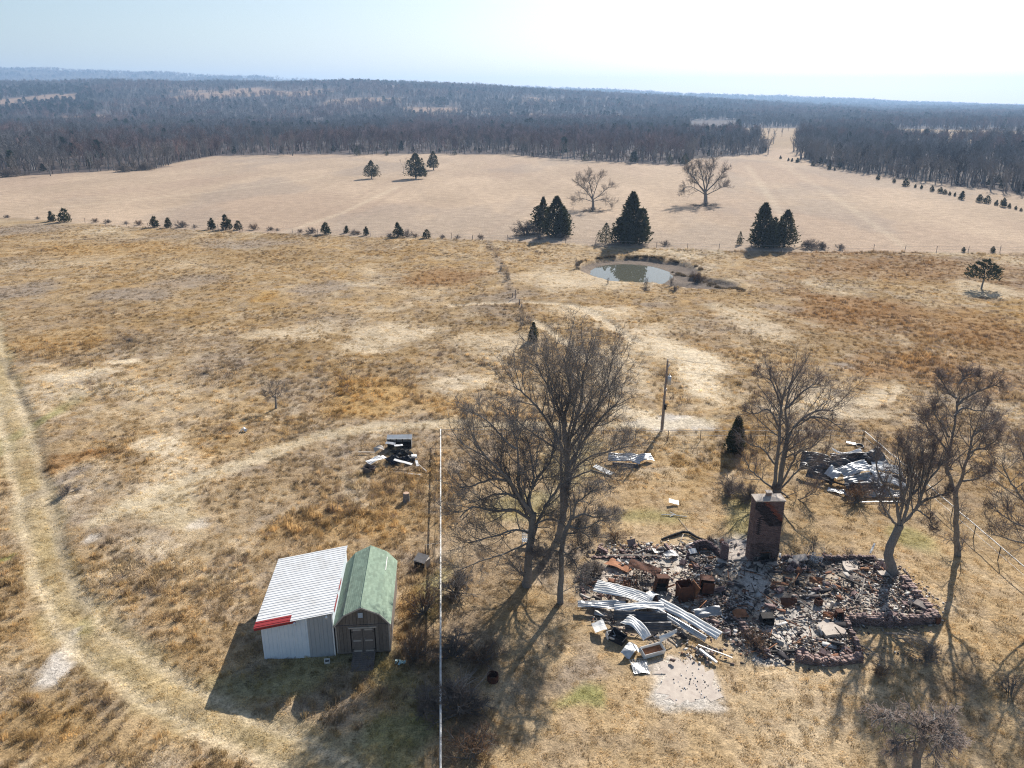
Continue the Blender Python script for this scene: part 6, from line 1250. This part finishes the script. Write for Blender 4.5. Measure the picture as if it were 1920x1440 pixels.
# ------------------------------------------------------------------ the junk pile by the path
o = open_box('scrap_rack', 'white-topped rusty metal rack at the back of the junk pile by the path', 'rack', 750, 838, (2.2, .7, .95), 2, 'galv_dull', hole='front'); part_box('white_top', o, M['white_enamel'], (0, -.05, 1.0), (2.3, .55, .10), 0, .5, 0)
for sx in (-.8, -.25, .3, .8): part_box('upright', o, M['char'], (sx, -.36, .5), (.06, .06, .9))
def lump(label, px, py, s, seed, m='black_plastic', name='plastic_bag', cat='bag'):
    rng = np.random.default_rng(seed); mb = MB(); n, k = 9, 14; vs = []; fs = []
    for i in range(n):
        for j in range(k):
            a, b = math.pi * (i + .3) / (n - .4), 6.283 * j / k; r = 1 + .28 * math.sin(3 * b + i + seed) + rng.normal(0, .10); vs.append((s[0] * r * math.sin(a) * math.cos(b), s[1] * r * math.sin(a) * math.sin(b), max(-.02, s[2] * (.8 + r * math.cos(a)) * .6)))
    for i in range(n - 1):
        for j in range(k): fs.append((i * k + j, i * k + (j + 1) % k, (i + 1) * k + (j + 1) % k, (i + 1) * k + j))
    fs.append(tuple(range(k - 1, -1, -1))); mb.add(vs, fs); o = mb.build(name, M[m]); o.location = GG(px, py); return tag(o, label, cat)
lump('black plastic bag, larger and left of the two on the junk pile', 738, 866, (.60, .5, .62), 1); lump('black plastic bag, right one on the junk pile', 763, 864, (.62, .45, .5), 2); lump('dark charred heap behind the black bags on the junk pile', 752, 852, (.9, .45, .45), 3, 'char', 'charred_heap', 'heap')
sheet('scrap_sheet', 'grey ribbed panel sloping down the left side of the junk pile', 'panel', 702, 868, 1.6, .6, 48, .25, 10, 0, 4, .03, .05, 'white_metal')
open_box('scrap_box', 'dark open box with a reddish side at the lower left of the junk pile', 'box', 692, 883, (.9, .7, .5), -20, 'old_wood', (.1, .15), ('brick', (.35, -.1, .4), (.5, .04, .5), (.2, .6, 0)))
sheet('scrap_sheet', 'pale curled sheet above the dark box on the junk pile', 'panel', 711, 852, .9, .5, 30, .5, 25, 0, 1, 0, .22, 'pale_wood'); board('white board lying across the front of the junk pile', 756, 874, 1.7, .30, .05, -17, .35, 8, 5, 'white_enamel'); board('weathered grey board in front of the junk pile', 773, 889, 1.5, .18, .04, -14, .05, 0, 0, 'pale_wood'); board('thin pale board leaning off the right end of the junk pile', 792, 880, 1.4, .10, .04, -50, .1, 10, 0, 'pale_wood'); board('short pale board standing at the right end of the junk pile', 782, 872, .8, .22, .05, -75, .15, 14, 0, 'white_metal'); board('white block at the right end of the junk pile', 777, 862, .5, .4, .2, 10, .3, 5, 5, 'white_enamel', 'block', 'block'); board('long thin grey board pointing left from the junk pile', 688, 850, 1.5, .12, .04, 8, .1, 5, 0, 'pale_wood'); board('white small panel in the left middle of the junk pile', 719, 866, .5, .4, .04, 60, .4, 12, 20, 'white_enamel', 'panel', 'panel'); board('pale panel on top of the black bags', 748, 850, .8, .25, .03, 25, .8, 5, 10, 'galv', 'panel', 'panel')
board('pale plank among the scrap behind the bags', 733, 846, .9, .3, .04, -8, .75, 6, 18, 'galv', 'panel', 'panel'); board('brown stick lying in front of the junk pile', 745, 886, 1.6, .06, .05, 6, .06, 3, 0, 'old_wood', 'stick', 'stick')

# ------------------------------------------------------------------ white rail fence round the yard
def fence(label, a, b, zt, rt, zl_, rl, step, top_m='rail', low_m='wire'):
    A = G(a[0], a[1], zt); B = G(b[0], b[1], zt); A.z = B.z = 0; f = empty('rail_fence', A, label, 'fence'); d = B - A; L = d.length; d.normalize(); n = max(2, round(L / step))
    def run(z, r, nm, m):
        mb = MB(); pts = []
        for i in range(n * 3 + 1):
            u = i / (n * 3); pts.append(Vector((d.x * L * u, d.y * L * u, z + .02 * math.sin(i * 2.3) - .03 * math.sin(math.pi * (i % 3) / 3))))
        mb.tube(pts, r, 8 if r > .03 else 5); mb.build(nm, M[m], f, True)
    run(zt, rt, 'top_rail', top_m)
    if zl_: run(zl_, rl, 'lower_rail', low_m)
    for i in range(n + 1):
        p = d * (L * i / n); mb = MB(); mb.tube([(0, 0, -.2), (0, 0, zt - rt - .01)], .03, 6); o = mb.build('post', M['char'], f); o.location = p
fence('white rail fence running straight toward the viewer between the barn and the forked tree', (826, 805), (826, 1500), 1.1, .056, .55, .016, 3.0)
fence('thin white wire fence across the far side of the house yard', (828, 805), (1620, 808), 1.1, .022, .6, .014, 3.0, 'rail')
fence('white rail fence slanting down the right side of the house yard', (1622, 809), (2050, 1172), 1.1, .038, .55, .014, 3.0)
fence('short thin wire joining the white rail from the barn side', (826, 1018), (797, 1021), 1.05, .012, 0, 0, 1.4, 'wire')
pf = empty('wire_fence', (FENCE_FAR[2][0], FENCE_FAR[2][1], 0), 'old wire and post fence between the brown pasture and the mown field', 'fence'); fx = np.arange(-118, 150, 6.5); fy = np.interp(fx, FENCE_FAR[:, 0], FENCE_FAR[:, 1]) + .3; fo = pf.location
for x_, y_ in zip(fx, fy):
    mb = MB(); hh = random.uniform(1.1, 1.5); mb.tube([(0, 0, -.1), (random.uniform(-.08, .08), 0, hh)], .06, 5); q = mb.build('post', M['pole_wood'], pf); q.location = (x_ - fo.x, y_ - fo.y, 0)
for z_ in (.5, 1.05): mb = MB(); mb.tube([(x_ - fo.x, y_ - fo.y, z_) for x_, y_ in zip(fx, fy)], .012, 4); mb.build('wire', M['wire'], pf)
def old_post(label, px, py, hp):
    p = GG(px, py); h = PL(px, py - hp, p.y).z - p.z; mb = MB(); mb.tube([(0, 0, -.1), (.02, 0, h * .5), (.05, .03, h)], [.09, .08, .07], 7); o = mb.build('fence_post', M['pole_wood']); o.location = p; tag(o, label, 'post')
old_post('leaning old fence post by the worn trail left of the pond, taller one', 966, 560, 17); old_post('short old fence post beside the taller one', 961, 558, 9); old_post('old fence post below the worn trail left of the pond', 974, 573, 12); old_post('thin stake below the trail right of the lower old post', 978, 580, 10)
for i, (px, py) in enumerate(((857, 449), (886, 450), (905, 451), (830, 448))): old_post('slim fence post, %s of four left of the pond on the far fence' % ORD[i], px, py, 9)

# ------------------------------------------------------------------ utility pole and its wires
p = GG(1240, 809); up_ = empty('utility_pole', p, 'leaning wooden utility pole with a grey transformer behind the yard', 'utility pole'); T = PL(1252, 676, p.y) - p
mb = MB(); mb.tube([(0, 0, -.3), T * .5, T], [.125, .11, .085], 10); mb.build('pole', M['pole_wood'], up_)
tr = T * .73; mb = MB(); mb.tube([tr + Vector((.30, -.05, -.42)), tr + Vector((.30, -.05, -.40)), tr + Vector((.30, -.05, .38)), tr + Vector((.30, -.05, .42))], [.15, .19, .19, .12], 12); t_ = mb.build('transformer', M['galv'], up_, True)
mb = MB(); mb.tube([tr + Vector((.30, -.05, .43)), tr + Vector((.30, -.05, .62))], .05, 8); mb.build('bushing', M['white_enamel'], t_); part_box('bracket', t_, M['galv_dull'], tr + Vector((.14, -.02, 0)), (.16, .06, .5))
part_box('fuse_cutout', up_, M['white_enamel'], T * .93 + Vector((.16, 0, 0)), (.10, .1, .35), 0, 0, .4); part_box('meter_box', up_, M['char'], T * .36 + Vector((.12, -.16, 0)), (.24, .16, .55)); part_box('guy_plate', up_, M['galv'], T * .60 + Vector((.05, -.15, 0)), (.16, .1, .22)); mb = MB(); mb.tube([T * .03 + Vector((.13, -.12, 0)), T * .36 + Vector((.12, -.12, 0))], .035, 6); mb.build('conduit', M['galv_dull'], up_); mb = MB(); mb.tube([T, T + Vector((0, 0, .18))], [.06, .04], 8); mb.build('insulator', M['white_enamel'], up_)
pt = p + T
for i, (za, qa, lab) in enumerate(((.15, (2150, 716), 'upper thin power wire running right from the top of the utility pole'), (-.9, (2150, 752), 'lower thin power wire running right from the utility pole'))):
    e = PL(*qa, p.y - 2); s = pt + Vector((0, 0, za)); mb = MB(); mb.tube([s.lerp(e, t) - Vector((0, 0, 1.0 * math.sin(math.pi * t))) for t in np.linspace(0, 1, 14)], .012, 4); tag(mb.build('power_wire', M['wire']), lab, 'wire')
# white roofs far away on the ridge
for i, (px, py, lab) in enumerate(((1342, 183, 'tiny white building far away on the right-hand ridge, larger one'), (1352, 181, 'tiny white building far away on the right-hand ridge, smaller one'))):
    d = ray(px, py); Y = 4600; x = d[0] / d[1] * Y; z = float(H2(np.array([x]), np.array([Y]))[0]); r = empty('farm_building', (x, Y, z), lab, 'building'); part_box('walls', r, M['white_enamel'], (0, 0, 5 + 6), (26 - 14 * i, 16, 12)); mb = MB(); w = 14 - 7 * i; mb.add([(-w, -9, 17), (w, -9, 17), (w, 9, 17), (-w, 9, 17), (-w, 0, 21), (w, 0, 21)], [(0, 1, 5, 4), (2, 3, 4, 5), (1, 2, 5), (3, 0, 4)]); mb.build('roof', M['white_metal'], r)

# ------------------------------------------------------------------ the air
hz = MB(); hz.box((0, 4350, 129), (18400, 9800, 290)); hm = bpy.data.materials.new('haze_air'); hm.use_nodes = True; nt = hm.node_tree; nt.nodes.remove(nt.nodes['Principled BSDF'])
pv = nt.nodes.new('ShaderNodeVolumePrincipled'); pv.inputs['Color'].default_value = (.42, .63, .96, 1); pv.inputs['Density'].default_value = HAZE; pv.inputs['Anisotropy'].default_value = .25; pv.inputs['Density Attribute'].default_value = ''
nt.links.new(pv.outputs[0], nt.nodes['Material Output'].inputs['Volume']); hm.cycles.homogeneous_volume = True
tag(hz.build('haze', hm), kind='stuff')
